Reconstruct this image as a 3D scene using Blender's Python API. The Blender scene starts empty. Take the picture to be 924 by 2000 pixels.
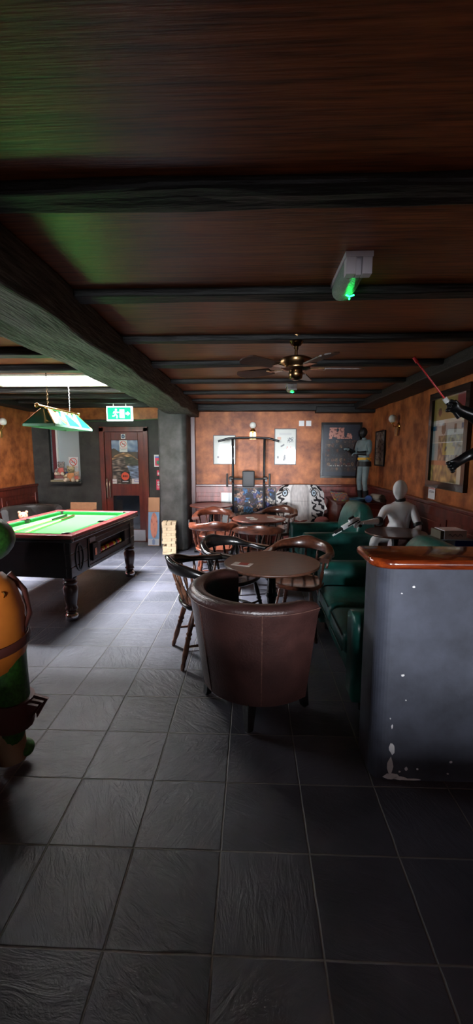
import bpy, math, random
from math import pi, sin, cos, radians, atan, atan2, sqrt
from mathutils import Vector, Matrix, noise
random.seed(7)
scn = bpy.context.scene
COL = scn.collection
def lin(c):
    return tuple(((v/255)/12.92 if v/255 <= .04045 else ((v/255+.055)/1.055)**2.4) for v in c)
# ------------------------------------------------------------------ materials
MATS = {}
def mat(name, rgb, rough=.5, metal=0, var=0, scale=8, bump=0, bscale=40, coat=0, srgb=True, emit=0, rgb2=None, stretch=None, spec=.5, detail=4, coatr=.06, sheen=0):
    if name in MATS: return MATS[name]
    m = bpy.data.materials.new(name); m.use_nodes = True
    nt = m.node_tree; b = nt.nodes['Principled BSDF']; L = nt.links
    c = lin(rgb) if srgb else rgb
    b.inputs['Base Color'].default_value = (*c, 1)
    b.inputs['Roughness'].default_value = rough
    b.inputs['Metallic'].default_value = metal
    b.inputs['Specular IOR Level'].default_value = spec
    b.inputs['Coat Weight'].default_value = coat
    b.inputs['Coat Roughness'].default_value = coatr
    if emit:
        b.inputs['Emission Color'].default_value = (*c, 1); b.inputs['Emission Strength'].default_value = emit
    tc = nt.nodes.new('ShaderNodeTexCoord'); mp = nt.nodes.new('ShaderNodeMapping')
    L.new(tc.outputs['Object'], mp.inputs['Vector'])
    if stretch: mp.inputs['Scale'].default_value = stretch
    n = nt.nodes.new('ShaderNodeTexNoise'); n.inputs['Scale'].default_value = scale; n.inputs['Detail'].default_value = detail; n.inputs['Roughness'].default_value = .6
    L.new(mp.outputs['Vector'], n.inputs['Vector'])
    if var or rgb2:
        c2 = lin(rgb2) if rgb2 else tuple(v*(1-var) for v in c)
        r = nt.nodes.new('ShaderNodeValToRGB')
        r.color_ramp.elements[0].position = .35; r.color_ramp.elements[1].position = .68
        r.color_ramp.elements[0].color = (*c2, 1)
        r.color_ramp.elements[1].color = (*(tuple(min(1, v*(1+var*.6)) for v in c)), 1)
        L.new(n.outputs['Fac'], r.inputs['Fac']); L.new(r.outputs['Color'], b.inputs['Base Color'])
    if bump:
        n2 = nt.nodes.new('ShaderNodeTexNoise'); n2.inputs['Scale'].default_value = bscale; n2.inputs['Detail'].default_value = 5
        L.new(mp.outputs['Vector'], n2.inputs['Vector'])
        bp = nt.nodes.new('ShaderNodeBump'); bp.inputs['Strength'].default_value = bump; bp.inputs['Distance'].default_value = .01
        L.new(n2.outputs['Fac'], bp.inputs['Height']); L.new(bp.outputs['Normal'], b.inputs['Normal'])
    MATS[name] = m
    return m
def attr_mat(name, rough=.5, coat=0):
    if name in MATS: return MATS[name]
    m = mat(name, (128, 128, 128), rough, coat=coat, coatr=.03); nt = m.node_tree
    a = nt.nodes.new('ShaderNodeAttribute'); a.attribute_name = 'Col'
    nt.links.new(a.outputs['Color'], nt.nodes['Principled BSDF'].inputs['Base Color'])
    return m
def floor_mat():
    m = bpy.data.materials.new('slate_tiles'); m.use_nodes = True; nt = m.node_tree; N = nt.nodes; L = nt.links
    b = N['Principled BSDF']
    tc = N.new('ShaderNodeTexCoord'); mp = N.new('ShaderNodeMapping')
    mp.inputs['Location'].default_value = (.11/.3355*1.0, -.0, 0)
    T = .3355
    mp.inputs['Location'].default_value = ((.108)/T+20, (-1.735)/T+20, 0); mp.inputs['Scale'].default_value = (1/T, 1/T, 1)
    L.new(tc.outputs['Object'], mp.inputs['Vector'])
    sx = N.new('ShaderNodeSeparateXYZ'); 
    wob = N.new('ShaderNodeTexNoise'); wob.inputs['Scale'].default_value = 9; L.new(tc.outputs['Object'], wob.inputs['Vector'])
    vm = N.new('ShaderNodeVectorMath'); vm.operation = 'MULTIPLY_ADD'; vm.inputs[1].default_value = (.018, .018, 0)
    L.new(wob.outputs['Color'], vm.inputs[0]); L.new(mp.outputs['Vector'], vm.inputs[2]); L.new(vm.outputs[0], sx.inputs[0])
    def M(op, a, bb=None):
        n = N.new('ShaderNodeMath'); n.operation = op
        for i, v in enumerate((a, bb)):
            if v is None: continue
            if isinstance(v, (int, float)): n.inputs[i].default_value = v
            else: L.new(v, n.inputs[i])
        return n.outputs[0]
    def edge(s):
        f = M('FRACT', s); return M('MINIMUM', f, M('SUBTRACT', 1, f))
    d = M('MINIMUM', edge(sx.outputs[0]), edge(sx.outputs[1]))
    g = N.new('ShaderNodeMapRange'); g.inputs['From Min'].default_value = .005; g.inputs['From Max'].default_value = .014
    L.new(d, g.inputs['Value'])                                       # 0 grout .. 1 tile
    fl = N.new('ShaderNodeVectorMath'); fl.operation = 'FLOOR'; L.new(mp.outputs['Vector'], fl.inputs[0])
    wn = N.new('ShaderNodeTexWhiteNoise'); L.new(fl.outputs[0], wn.inputs['Vector'])
    # slate relief: distorted, stretched noise, rotated per tile
    vr = N.new('ShaderNodeVectorRotate'); vr.rotation_type = 'Z_AXIS'; L.new(tc.outputs['Object'], vr.inputs['Vector'])
    L.new(M('MULTIPLY', wn.outputs['Value'], 3.1), vr.inputs['Angle'])
    m2 = N.new('ShaderNodeMapping'); m2.inputs['Scale'].default_value = (5, 16, 1); L.new(vr.outputs[0], m2.inputs['Vector'])
    ns = N.new('ShaderNodeTexNoise'); ns.inputs['Scale'].default_value = 1.2; ns.inputs['Detail'].default_value = 6; ns.inputs['Distortion'].default_value = 1.2; ns.inputs['Roughness'].default_value = .62
    L.new(m2.outputs[0], ns.inputs['Vector'])
    h = M('ADD', M('MULTIPLY', ns.outputs['Fac'], .55), M('MULTIPLY', g.outputs[0], .35))
    bp = N.new('ShaderNodeBump'); bp.inputs['Strength'].default_value = .85; bp.inputs['Distance'].default_value = .012
    L.new(h, bp.inputs['Height']); L.new(bp.outputs['Normal'], b.inputs['Normal'])
    cr = N.new('ShaderNodeValToRGB'); cr.color_ramp.elements[0].position = .3; cr.color_ramp.elements[1].position = .75
    cr.color_ramp.elements[0].color = (.027, .028, .036, 1); cr.color_ramp.elements[1].color = (.084, .083, .104, 1)
    nb = N.new('ShaderNodeTexNoise'); nb.inputs['Scale'].default_value = 3; nb.inputs['Detail'].default_value = 6; L.new(tc.outputs['Object'], nb.inputs['Vector'])
    L.new(M('ADD', M('MULTIPLY', nb.outputs['Fac'], .75), M('MULTIPLY', wn.outputs['Value'], .22)), cr.inputs['Fac'])
    mx = N.new('ShaderNodeMix'); mx.data_type = 'RGBA'; L.new(g.outputs[0], mx.inputs['Factor'])
    mx.inputs['A'].default_value = (.14, .13, .12, 1); L.new(cr.outputs['Color'], mx.inputs['B'])
    L.new(mx.outputs['Result'], b.inputs['Base Color'])
    rr = N.new('ShaderNodeMapRange'); rr.inputs['To Min'].default_value = .85; rr.inputs['To Max'].default_value = .5
    L.new(g.outputs[0], rr.inputs['Value']); L.new(rr.outputs[0], b.inputs['Roughness'])
    return m
def glass_mat():
    m = bpy.data.materials.new('pane_glass'); m.use_nodes = True; nt = m.node_tree; N = nt.nodes
    for n in list(N): N.remove(n)
    o = N.new('ShaderNodeOutputMaterial'); t = N.new('ShaderNodeBsdfTransparent'); g = N.new('ShaderNodeBsdfGlossy'); g.inputs['Roughness'].default_value = .03
    f = N.new('ShaderNodeFresnel'); f.inputs['IOR'].default_value = 1.45; x = N.new('ShaderNodeMixShader')
    nt.links.new(f.outputs[0], x.inputs[0]); nt.links.new(t.outputs[0], x.inputs[1]); nt.links.new(g.outputs[0], x.inputs[2]); nt.links.new(x.outputs[0], o.inputs[0])
    return m
FLOOR = floor_mat(); GLASS = glass_mat()
PANEL = mat('ceiling_veneer', (140, 78, 42), .38, var=.4, scale=3, stretch=(1.2, 26, 6), rgb2=(90, 46, 24), bump=.15, bscale=6)
JOIST = mat('blackened_oak', (22, 21, 20), .6, var=.5, scale=6, stretch=(1, 6, 6), bump=.8, bscale=7)
BEAM = mat('rough_dark_beam', (92, 90, 84), .7, rgb2=(36, 33, 30), scale=5, stretch=(9, 1.0, 9), bump=1, bscale=6, detail=8)
ORANGE = mat('ragged_orange_plaster', (192, 114, 64), .5, rgb2=(116, 58, 28), spec=.35, scale=5.5, detail=8, bump=.25, bscale=9)
MAHOG = mat('mahogany_panel', (104, 42, 30), .3, rgb2=(70, 24, 18), scale=3, stretch=(6, 6, 1), coat=.3, coatr=.2)
DARKPL = mat('charcoal_plaster', (62, 60, 57), .75, rgb2=(38, 37, 35), scale=5, bump=.4, bscale=10)
GREYPL = mat('slate_grey_plaster', (66, 69, 82), .7, rgb2=(38, 40, 50), scale=3.5, detail=7, bump=.5, bscale=6)
OFFWH = mat('chipped_white', (214, 212, 212), .7, bump=.3, bscale=30)
RAILW = mat('orange_varnished_wood', (150, 62, 22), .16, rgb2=(84, 28, 12), scale=5, stretch=(1, 8, 8), coat=.6)
BLACKW = mat('black_varnish', (24, 22, 22), .25, var=.3, scale=12, coat=.35)
BROWNW = mat('brown_varnish', (92, 50, 34), .3, rgb2=(52, 27, 18), scale=9, stretch=(1, 5, 5), coat=.3)
REDW = mat('redbrown_varnish', (112, 56, 36), .3, rgb2=(66, 31, 21), scale=9, stretch=(1, 5, 5), coat=.3)
TABLEW = mat('table_top_wood', (84, 52, 38), .38, rgb2=(54, 32, 23), scale=5, stretch=(2, 14, 2))
TABLEW2 = mat('red_table_top_wood', (136, 74, 58), .33, rgb2=(104, 52, 40), scale=5, stretch=(2, 14, 2))
LEATHB = mat('brown_leather', (60, 36, 33), .33, rgb2=(44, 26, 24), scale=7, detail=7, bump=.25, bscale=90)
LEATHW = mat('worn_edge_leather', (96, 66, 56), .5, rgb2=(60, 37, 33), scale=60, bump=.3, bscale=90)
LEATHG = mat('green_leather', (34, 106, 96), .34, rgb2=(16, 62, 58), scale=4, detail=7, bump=.3, bscale=14)
LEATHG2 = mat('green_leather_seam', (14, 44, 38), .5)
FELT = mat('green_felt', (60, 138, 58), .95, var=.08, scale=200, spec=.1)
FELTD = mat('green_cushion_cloth', (24, 96, 40), .95, spec=.1)
CABW = mat('pool_cabinet_black', (30, 25, 28), .35, rgb2=(19, 15, 17), scale=6, stretch=(1, 1, 8), coat=.2)
POOLRED = mat('pool_rail_rosewood', (124, 52, 50), .28, rgb2=(92, 34, 34), scale=6, stretch=(1, 6, 1), coat=.4)
CHROME = mat('chrome', (220, 220, 225), .12, 1)
BRASS = mat('polished_brass', (214, 168, 92), .18, 1)
ABRASS = mat('antique_brass', (120, 92, 62), .25, 1)
BLACKP = mat('black_plastic', (18, 18, 19), .5)
BLACKM = mat('black_metal', (20, 20, 22), .35, .3)
WHITEP = mat('white_plastic', (225, 225, 225), .45)
GLOSSW = mat('gloss_white', (250, 250, 252), .25)
GREENG = mat('green_shade_enamel', (8, 84, 60), .25, coat=.5)
PAPER = mat('white_paper', (232, 232, 226), .7)
PAPERF = mat('framed_white_paper', (214, 214, 206), .5, coat=1, coatr=.02)
CARD = mat('cardboard', (196, 146, 108), .8, var=.12, scale=20)
PALEW = mat('pale_pine', (205, 180, 146), .6, var=.14, scale=14)
GLOBE = mat('opal_glass', (226, 224, 216), .15, coat=.6)
PINK = mat('sign_pink', (214, 52, 84), .5)
RED = mat('sign_red', (196, 32, 26), .5)
GREY = mat('light_grey_board', (150, 160, 166), .6)
REDROD = mat('red_translucent_rod', (205, 26, 30), .25)
EGREEN = mat('exit_green', (20, 170, 110), .4, emit=2.2)
EWHITE = mat('exit_white', (225, 255, 240), .4, emit=4.5)
LEDG = mat('led_green', (20, 255, 90), .4, emit=14)
PRISM = mat('ribbed_diffuser', (120, 140, 128), .25, bump=.6, bscale=120)
DIMWH = mat('dim_white_plastic', (190, 184, 190), .5)
COLM = attr_mat('printed_matte', .6)
COLG = attr_mat('printed_behind_glass', .4, 1)
# ------------------------------------------------------------------ mesh builder
class MB:
    def __init__(s): s.v = []; s.f = []; s.m = []; s.c = 0; s.sm = []
    def add(s, vs, fs, mi=0, smooth=False):
        o = len(s.v); s.v += [tuple(v) for v in vs]
        for f in fs: s.f.append(tuple(i+o for i in f)); s.m.append(mi); s.sm.append(smooth)
        return s
    def box(s, x0, x1, y0, y1, z0, z1, mi=0, M=None):
        vs = [Vector((x, y, z)) for z in (z0, z1) for y in (y0, y1) for x in (x0, x1)]
        if M: vs = [M @ v for v in vs]
        return s.add(vs, [(0, 2, 3, 1), (4, 5, 7, 6), (0, 1, 5, 4), (2, 6, 7, 3), (0, 4, 6, 2), (1, 3, 7, 5)], mi)
    def ring(s, rings, mi=0, caps=True, closed=True, smooth=True):
        n = len(rings[0]); vs = [p for r in rings for p in r]; fs = []
        for i in range(len(rings)-1):
            for j in range(n if closed else n-1):
                k = (j+1) % n
                fs.append((i*n+j, i*n+k, (i+1)*n+k, (i+1)*n+j))
        if caps and closed: fs += [tuple(range(n-1, -1, -1)), tuple((len(rings)-1)*n+j for j in range(n))]
        return s.add(vs, fs, mi, smooth)
    def tube(s, pts, r, n=10, mi=0, caps=True, sx=1, flat=None):
        pts = [Vector(p) for p in pts]; R = r if isinstance(r, (list, tuple)) else [r]*len(pts)
        rings = []; prev = None
        for i, p in enumerate(pts):
            t = (pts[min(i+1, len(pts)-1)]-pts[max(i-1, 0)])
            if t.length < 1e-9: t = Vector((0, 0, 1))
            t.normalize()
            if prev is None:
                a = Vector((0, 0, 1)) if abs(t.z) < .9 else Vector((1, 0, 0))
                u = t.cross(a).normalized()
            else:
                u = (prev-t*prev.dot(t)).normalized()
            prev = u; w = t.cross(u)
            rings.append([p+u*R[i]*cos(2*pi*k/n)*sx+w*R[i]*sin(2*pi*k/n) for k in range(n)])
        return s.ring(rings, mi, caps)
    def lathe(s, prof, c=(0, 0, 0), n=20, mi=0, M=None, caps=True, axis='z'):
        rings = []
        for r, z in prof:
            row = []
            for k in range(n):
                a = 2*pi*k/n; v = Vector((r*cos(a), r*sin(a), z))
                if axis == 'y': v = Vector((v.x, v.z, v.y))
                if axis == 'x': v = Vector((v.z, v.x, v.y))
                if M: v = M @ v
                row.append(v+Vector(c))
            rings.append(row)
        return s.ring(rings, mi, caps)
    def turned(s, a, b, prof, n=10, mi=0):       # prof: list of (t, r) along the segment
        a, b = Vector(a), Vector(b)
        return s.tube([a+(b-a)*t for t, r in prof], [r for t, r in prof], n, mi)
    def sphere(s, c, r, n=14, mi=0, sc=(1, 1, 1), M=None):
        rings = []
        for i in range(n//2+1):
            th = -pi/2+pi*i/(n//2); rr = max(cos(th), .003)
            row = []
            for k in range(n):
                v = Vector((rr*cos(2*pi*k/n)*r*sc[0], rr*sin(2*pi*k/n)*r*sc[1], sin(th)*r*sc[2]))
                if M: v = M @ v
                row.append(v+Vector(c))
            rings.append(row)
        return s.ring(rings, mi)
    def prism(s, pts, z0, z1, mi=0, axis='z', M=None):
        n = len(pts)
        def P(x, y, z):
            v = Vector((x, y, z)) if axis == 'z' else (Vector((x, z, y)) if axis == 'y' else Vector((z, x, y)))
            return M @ v if M else v
        vs = [P(x, y, z0) for x, y in pts]+[P(x, y, z1) for x, y in pts]
        fs = [tuple(range(n-1, -1, -1)), tuple(range(n, 2*n))]+[(i, (i+1) % n, n+(i+1) % n, n+i) for i in range(n)]
        return s.add(vs, fs, mi)
    def build(s, name, mats, parent=None, loc=None, rot=None, bevel=0, seg=2, subsurf=0, ang=35):
        me = bpy.data.meshes.new(name); me.from_pydata(s.v, [], s.f)
        if not isinstance(mats, (list, tuple)): mats = [mats]
        for m in mats: me.materials.append(m)
        for p, mi, sm in zip(me.polygons, s.m, s.sm): p.material_index = mi; p.use_smooth = sm
        me.validate(); me.update()
        import bmesh
        bm = bmesh.new(); bm.from_mesh(me); bmesh.ops.recalc_face_normals(bm, faces=bm.faces); bm.to_mesh(me); bm.free()
        if any(s.sm): me.set_sharp_from_angle(angle=radians(ang+20))
        o = bpy.data.objects.new(name, me); COL.objects.link(o)
        if loc: o.location = loc
        if rot: o.rotation_euler = rot
        if parent: o.parent = parent
        if bevel:
            b = o.modifiers.new('b', 'BEVEL'); b.width = bevel; b.segments = seg; b.limit_method = 'ANGLE'; b.angle_limit = radians(ang)
            if seg > 2:
                for p in me.polygons: p.use_smooth = True
        if subsurf:
            m_ = o.modifiers.new('s', 'SUBSURF'); m_.levels = subsurf; m_.render_levels = subsurf
            for p in me.polygons: p.use_smooth = True
        return o
def tag(o, label, cat, group=None, kind=None):
    if label: o['label'] = label
    if cat: o['category'] = cat
    if group: o['group'] = group
    if kind: o['kind'] = kind
    return o
def thing(name, label, cat, loc=(0, 0, 0), rz=0, group=None, rot=None):
    o = bpy.data.objects.new(name, None); COL.objects.link(o); o.empty_display_size = .1
    o.location = loc; o.rotation_euler = rot or (0, 0, rz)
    return tag(o, label, cat, group)
def struct(o, label=None):
    o['kind'] = 'structure'
    if label: o['label'] = label
    return o
def dup(root, loc, rz, label, group=None):
    r = root.copy(); COL.objects.link(r); r.location = loc; r.rotation_euler = (0, 0, rz); r['label'] = label
    if group: r['group'] = group
    for ch in list(root.children):
        c = ch.copy(); COL.objects.link(c); c.parent = r
        for g in list(ch.children):
            d = g.copy(); COL.objects.link(d); d.parent = c
    return r
def paint(name, w, h, nx, ny, fn, parent=None, loc=(0, 0, 0), rot=(0, 0, 0), mt=None, bend=None, thick=.002):
    """printed sheet in the local XZ plane, facing -Y; u,v in 0..1 (v up); fn(u,v) -> sRGB"""
    vs = []; cols = []
    for j in range(ny+1):
        for i in range(nx+1):
            u, v = i/nx, j/ny; x, z = (u-.5)*w, v*h
            vs.append(bend(u, v) if bend else (x, 0, z))
    fs = []
    for j in range(ny):
        for i in range(nx):
            a = j*(nx+1)+i; fs.append((a, a+1, a+nx+2, a+nx+1)); cols.append(lin(fn((i+.5)/nx, (j+.5)/ny)))
    me = bpy.data.meshes.new(name); me.from_pydata(vs, [], fs)
    ca = me.color_attributes.new('Col', 'FLOAT_COLOR', 'CORNER')
    for p in me.polygons:
        for li in p.loop_indices: ca.data[li].color = (*cols[p.index], 1)
        p.use_smooth = bend is not None
    me.materials.append(mt or COLM)
    o = bpy.data.objects.new(name, me); COL.objects.link(o); o.location = loc; o.rotation_euler = rot
    if parent: o.parent = parent
    if thick:
        s = o.modifiers.new('t', 'SOLIDIFY'); s.thickness = thick; s.offset = -1
    return o
def text(name, body, size, parent, loc, rot, mt, ex=.0006):
    cu = bpy.data.curves.new(name, 'FONT'); cu.body = body; cu.size = size; cu.align_x = 'CENTER'; cu.align_y = 'CENTER'; cu.extrude = ex
    t = bpy.data.objects.new(name, cu); COL.objects.link(t)
    dg = bpy.context.evaluated_depsgraph_get(); me = bpy.data.meshes.new_from_object(t.evaluated_get(dg))
    bpy.data.objects.remove(t); me.materials.clear(); me.materials.append(mt); me.name = name
    o = bpy.data.objects.new(name, me); COL.objects.link(o); o.location = loc; o.rotation_euler = rot; o.parent = parent
    return o
def N3(x, y, s=1, z=0): return noise.noise(Vector((x*s, y*s, z)))
# ------------------------------------------------------------------ the room
XL, XR, YB, YF, ZC, ZJ = -3.7, 1.95, -9.0, 7.0, 2.30, 2.26
XW, YW = 5.0, -1.5      # the room widens to the right behind the viewer
struct(MB().box(XL-.2, XW+.2, YB-.2, YF+.4, -.1, 0).build('floor', FLOOR))
# ceiling with the roof light opening
SX0, SX1, SY0, SY1, SZ = -2.9, -1.32, 4.32, 4.94, 3.02
c = MB()
c.box(XL-.2, SX0, YB-.2, YF+.4, ZC, ZC+.1); c.box(SX1, XW+.2, YB-.2, YF+.4, ZC, ZC+.1)
c.box(SX0, SX1, YB-.2, SY0, ZC, ZC+.1); c.box(SX0, SX1, SY1, YF+.4, ZC, ZC+.1)
struct(c.build('ceiling', PANEL))
w = MB()
w.box(SX0-.04, SX0+.012, SY0-.04, SY1+.04, ZC-.015, SZ); w.box(SX1-.012, SX1+.04, SY0-.04, SY1+.04, ZC-.015, SZ)
w.box(SX0, SX1, SY0-.04, SY0+.012, ZC-.015, SZ); w.box(SX0, SX1, SY1-.012, SY1+.04, ZC-.015, SZ)
win = struct(w.build('window_1', mat('crinkled_white_lining', (225, 218, 212), .6, var=.2, scale=12, bump=1, bscale=14)), 'roof light well above the pool table')
pane = MB().box(SX0, SX1, SY0, SY1, SZ, SZ+.006).build('pane', GLASS, win)
# walls
def hole_wall(name, m, x0, x1, z0, z1, y0, y1, holes):
    b = MB(); xs = sorted({x0, x1}|{h[0] for h in holes}|{h[1] for h in holes}); zs = sorted({z0, z1}|{h[2] for h in holes}|{h[3] for h in holes})
    for i in range(len(xs)-1):
        for j in range(len(zs)-1):
            cx, cz = (xs[i]+xs[i+1])/2, (zs[j]+zs[j+1])/2
            if any(h[0] < cx < h[1] and h[2] < cz < h[3] for h in holes): continue
            b.box(xs[i], xs[i+1], y0, y1, zs[j], zs[j+1])
    return struct(b.build(name, m))
BACKX = -1.0
struct(MB().box(BACKX, XR, YF, YF+.3, 0, ZC).build('wall_back', ORANGE))
DX0, DX1, DZ = -2.52, -1.76, 1.92
NX0, NX1, NZ0, NZ1 = -3.42, -2.90, 1.04, 1.97
hole_wall('wall_alcove', DARKPL, XL, BACKX, 0, 2.07, YF, YF+.3, [(DX0, DX1, 0, DZ), (NX0, NX1, NZ0, NZ1)])
struct(MB().box(XL, BACKX, YF-.01, YF+.3, 2.07, ZC).build('trim_1', ORANGE), 'orange band above the dark alcove wall')
LW = (3.2, 4.9, 1.15, 1.95)
lwb = MB(); lwb.box(XL-.2, XL, YB, LW[0], 0, ZC).box(XL-.2, XL, LW[1], YF+.3, 0, ZC).box(XL-.2, XL, LW[0], LW[1], 0, LW[2]).box(XL-.2, XL, LW[0], LW[1], LW[3], ZC)
struct(lwb.build('wall_left', ORANGE))
f = MB(); f.box(XL-.12, XL-.06, LW[0], LW[0]+.04, LW[2], LW[3]).box(XL-.12, XL-.06, LW[1]-.04, LW[1], LW[2], LW[3]).box(XL-.12, XL-.06, LW[0], LW[1], LW[2], LW[2]+.04).box(XL-.12, XL-.06, LW[0], LW[1], LW[3]-.04, LW[3]).box(XL-.11, XL-.07, 4.03, 4.07, LW[2], LW[3])
lwo = struct(f.build('window_6', WHITEP), 'added white framed window, unseen, in the left wall beside the pool table')  # window out of view, added to throw side light into the room
MB().box(XL-.095, XL-.09, LW[0]+.04, LW[1]-.04, LW[2]+.04, LW[3]-.04).build('pane', GLASS, lwo)
struct(MB().box(XR, XR+.2, YW, YF+.3, 0, ZC).build('wall_right', ORANGE))
struct(MB().box(XR+.2, XW+.2, YW, YW+.2, 0, ZC).box(XW, XW+.2, YB, YW, 0, ZC).build('wall_annex', DARKPL))
WB = [(-1.9, -.55, .95, 1.95), (1.9, 2.7, .95, 1.95)]
hole_wall('wall_baffle', DARKPL, XL, XW, 0, ZC, -2.2, -2.0, [(-1.2, -.1, .95, 1.84), (.85, 1.8, .72, 1.66)])  # added unseen wall; its openings shape the window light entering the room
hole_wall('wall_front', DARKPL, XL, XW, 0, ZC, YB-.2, YB, WB)
for i, (a, b_, z0, z1) in enumerate(WB):
    f = MB(); t = .04
    f.box(a, a+t, YB-.12, YB-.06, z0, z1); f.box(b_-t, b_, YB-.12, YB-.06, z0, z1); f.box(a, b_, YB-.12, YB-.06, z0, z0+t); f.box(a, b_, YB-.12, YB-.06, z1-t, z1)
    f.box((a+b_)/2-.015, (a+b_)/2+.015, YB-.11, YB-.07, z0, z1); f.box(a, b_, YB-.11, YB-.07, (z0+z1)/2+.1, (z0+z1)/2+.13)
    o = struct(f.build('window_%d' % (i+2), WHITEP), 'white framed window behind the viewer')
    MB().box(a+t, b_-t, YB-.095, YB-.09, z0+t, z1-t).build('pane', GLASS, o)
# wainscots: panelled mahogany up to 1 m with dado rail
def wains(name, L_, n, M, mt, rail=MAHOG):
    b = MB(); b.box(0, L_, -.025, 0, 0, .99, 0, M)
    st = L_/n
    b.box(0, L_, -.04, -.025, .86, .96, 0, M); b.box(0, L_, -.04, -.025, .1, .2, 0, M)
    for i in range(n+1):
        x = min(max(i*st, .04), L_-.04); b.box(x-.04, x+.04, -.04, -.025, .2, .86, 0, M)
    for i in range(n):
        x0, x1 = i*st+.09, (i+1)*st-.09; b.box(x0, x1, -.034, -.025, .26, .80, 0, M)
    o = struct(b.build(name, mt, bevel=.006))
    r = MB(); r.box(0, L_, -.06, 0, .965, 1.005, 0, M); struct(r.build(name.replace('trim_', 'trim_1'), rail, bevel=.008), 'dado rail')
Mb = Matrix.Translation((BACKX, YF, 0)); wains('trim_2', XR-BACKX, 5, Mb, mat('mahogany_sheen', (150, 72, 62), .38, rgb2=(104, 42, 36), scale=3, stretch=(6, 6, 1), coat=.3, coatr=.15))  # same mahogany, with the pinkish sheen of window light put into its colour
Mr = Matrix.Translation((XR, YF, 0)) @ Matrix.Rotation(-pi/2, 4, 'Z'); wains('trim_3', YF-YW, 9, Mr, MAHOG)
Ml = Matrix.Translation((XL, YB, 0)) @ Matrix.Rotation(pi/2, 4, 'Z'); wains('trim_4', YF-YB, 16, Ml, MAHOG)
struct(MB().box(XL, DX0-.1, YF-.015, YF, 0, .1).box(DX1+.1, -1.5, YF-.015, YF, 0, .1).build('baseboard_alcove', BLACKW))
# pillar + dark post at its corner
pl = MB(); pl.prism([(-1.47, 7), (-1.47, 6.6), (-1.42, 6.42), (-1.06, 6.36), (-1.0, 6.42), (-1.0, 7)], 0, 2.2)
struct(pl.build('wall_pillar', mat('pillar_plaster', (92, 92, 90), .75, rgb2=(58, 58, 56), scale=5, bump=.5, bscale=9), bevel=.03, seg=3))
struct(MB().box(-1.005, -.93, 6.9, 7.0, 0, 2.19).build('trim_20', MAHOG, bevel=.006), 'dark wooden post at the edge of the orange wall')
# beams and joists, rough hewn (gently wavy boxes)
def hewn(name, x0, x1, y0, y1, z0, z1, mt, seed, amp=.006, step=.12):
    along = 'x' if (x1-x0) > (y1-y0) else 'y'; L0, L1 = (x0, x1) if along == 'x' else (y0, y1)
    n = max(2, int((L1-L0)/step)); rings = []
    c0, c1 = (y0, y1) if along == 'x' else (x0, x1)
    for i in range(n+1):
        t = L0+(L1-L0)*i/n; j = [N3(t*1.7, k*3.1+seed, 1.3)*amp*2 for k in range(4)]
        q = [(c0+j[0], z1), (c0+j[1], z0+j[2]), (c0+(c1-c0)*.33, z0+j[3]), (c0+(c1-c0)*.66, z0+j[0]), (c1+j[2], z0+j[1]), (c1+j[3], z1)]
        rings.append([(t, a, z) if along == 'x' else (a, t, z) for a, z in q])
    return struct(MB().ring(rings, smooth=False).build(name, mt, bevel=.012, ang=40))
tn = 21
for ye in (.6, 1.43, 2.24, 3.05, 3.84, 4.71, 5.55, 6.35):
    hewn('trim_%d' % tn, -.92, XR, ye-.11, ye, ZJ, ZC, JOIST, tn); tn += 1
for ye in (-8, -7, -6, -5, -4, -3.3, -2.6, -1.8, -1.0, -.2, .6, 1.4, 2.2, 2.75, 3.33, 3.93, 5.2, 5.75, 6.3, 6.8):
    hewn('trim_%d' % tn, XL, -1.25, ye-.11, ye, ZJ-.02, ZC, JOIST, tn); tn += 1
for ye in (-8, -7, -6, -5, -4, -3.3, -2.6, -1.8, -1.0, -.2):
    hewn('trim_%d' % tn, -.92, XR, ye-.11, ye, ZJ, ZC, JOIST, tn); tn += 1
hewn('trim_%d' % tn, -1.29, -.88, YB, 6.98, 2.10, ZC, BEAM, 3.3, .012, .1); tn += 1
hewn('trim_%d' % tn, BACKX+.05, XR, 6.86, 7.0, 2.19, ZC, JOIST, 5.1); tn += 1
hewn('trim_%d' % tn, 1.02, XR, 6.82, 6.995, 2.155, 2.25, JOIST, 6.1); tn += 1
hewn('trim_%d' % tn, 1.62, XR, YW, 7.0, 2.20, ZC, JOIST, 7.7); tn += 1
hewn('trim_%d' % tn, XL, -3.45, YB, 7.0, 2.20, ZC, JOIST, 8.7); tn += 1
# window niche in the alcove wall
nb = MB(); nb.box(NX0, NX1, YF+.26, YF+.3, NZ0, NZ1); nb.box(NX0, NX1, YF, YF+.28, NZ0-.01, NZ0)
nw = struct(nb.build('window_5', DARKPL), 'deep window niche in the dark alcove wall')
MB().box(-3.27, -2.90, YF+.04, YF+.05, NZ0, NZ1).build('blind', mat('grey_blind', (168, 178, 184), .7), nw)
MB().box(-3.30, -3.27, YF+.0, YF+.05, NZ0, NZ1).build('white_bead', WHITEP, nw)
MB().box(-3.36, -3.30, YF+.0, YF+.06, NZ0, NZ1).build('window_frame', mat('oxblood_paint', (92, 20, 30), .4), nw)
cu = MB(); cu.ring([[(-3.40+.008*k, YF+.03+.008*sin(k*2.1), z) for k in range(6)] for z in (NZ0+.15, NZ1)], closed=False)
cu.build('lace_curtain', mat('lace', (90, 98, 104), .8, var=.4, scale=60), nw)
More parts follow.
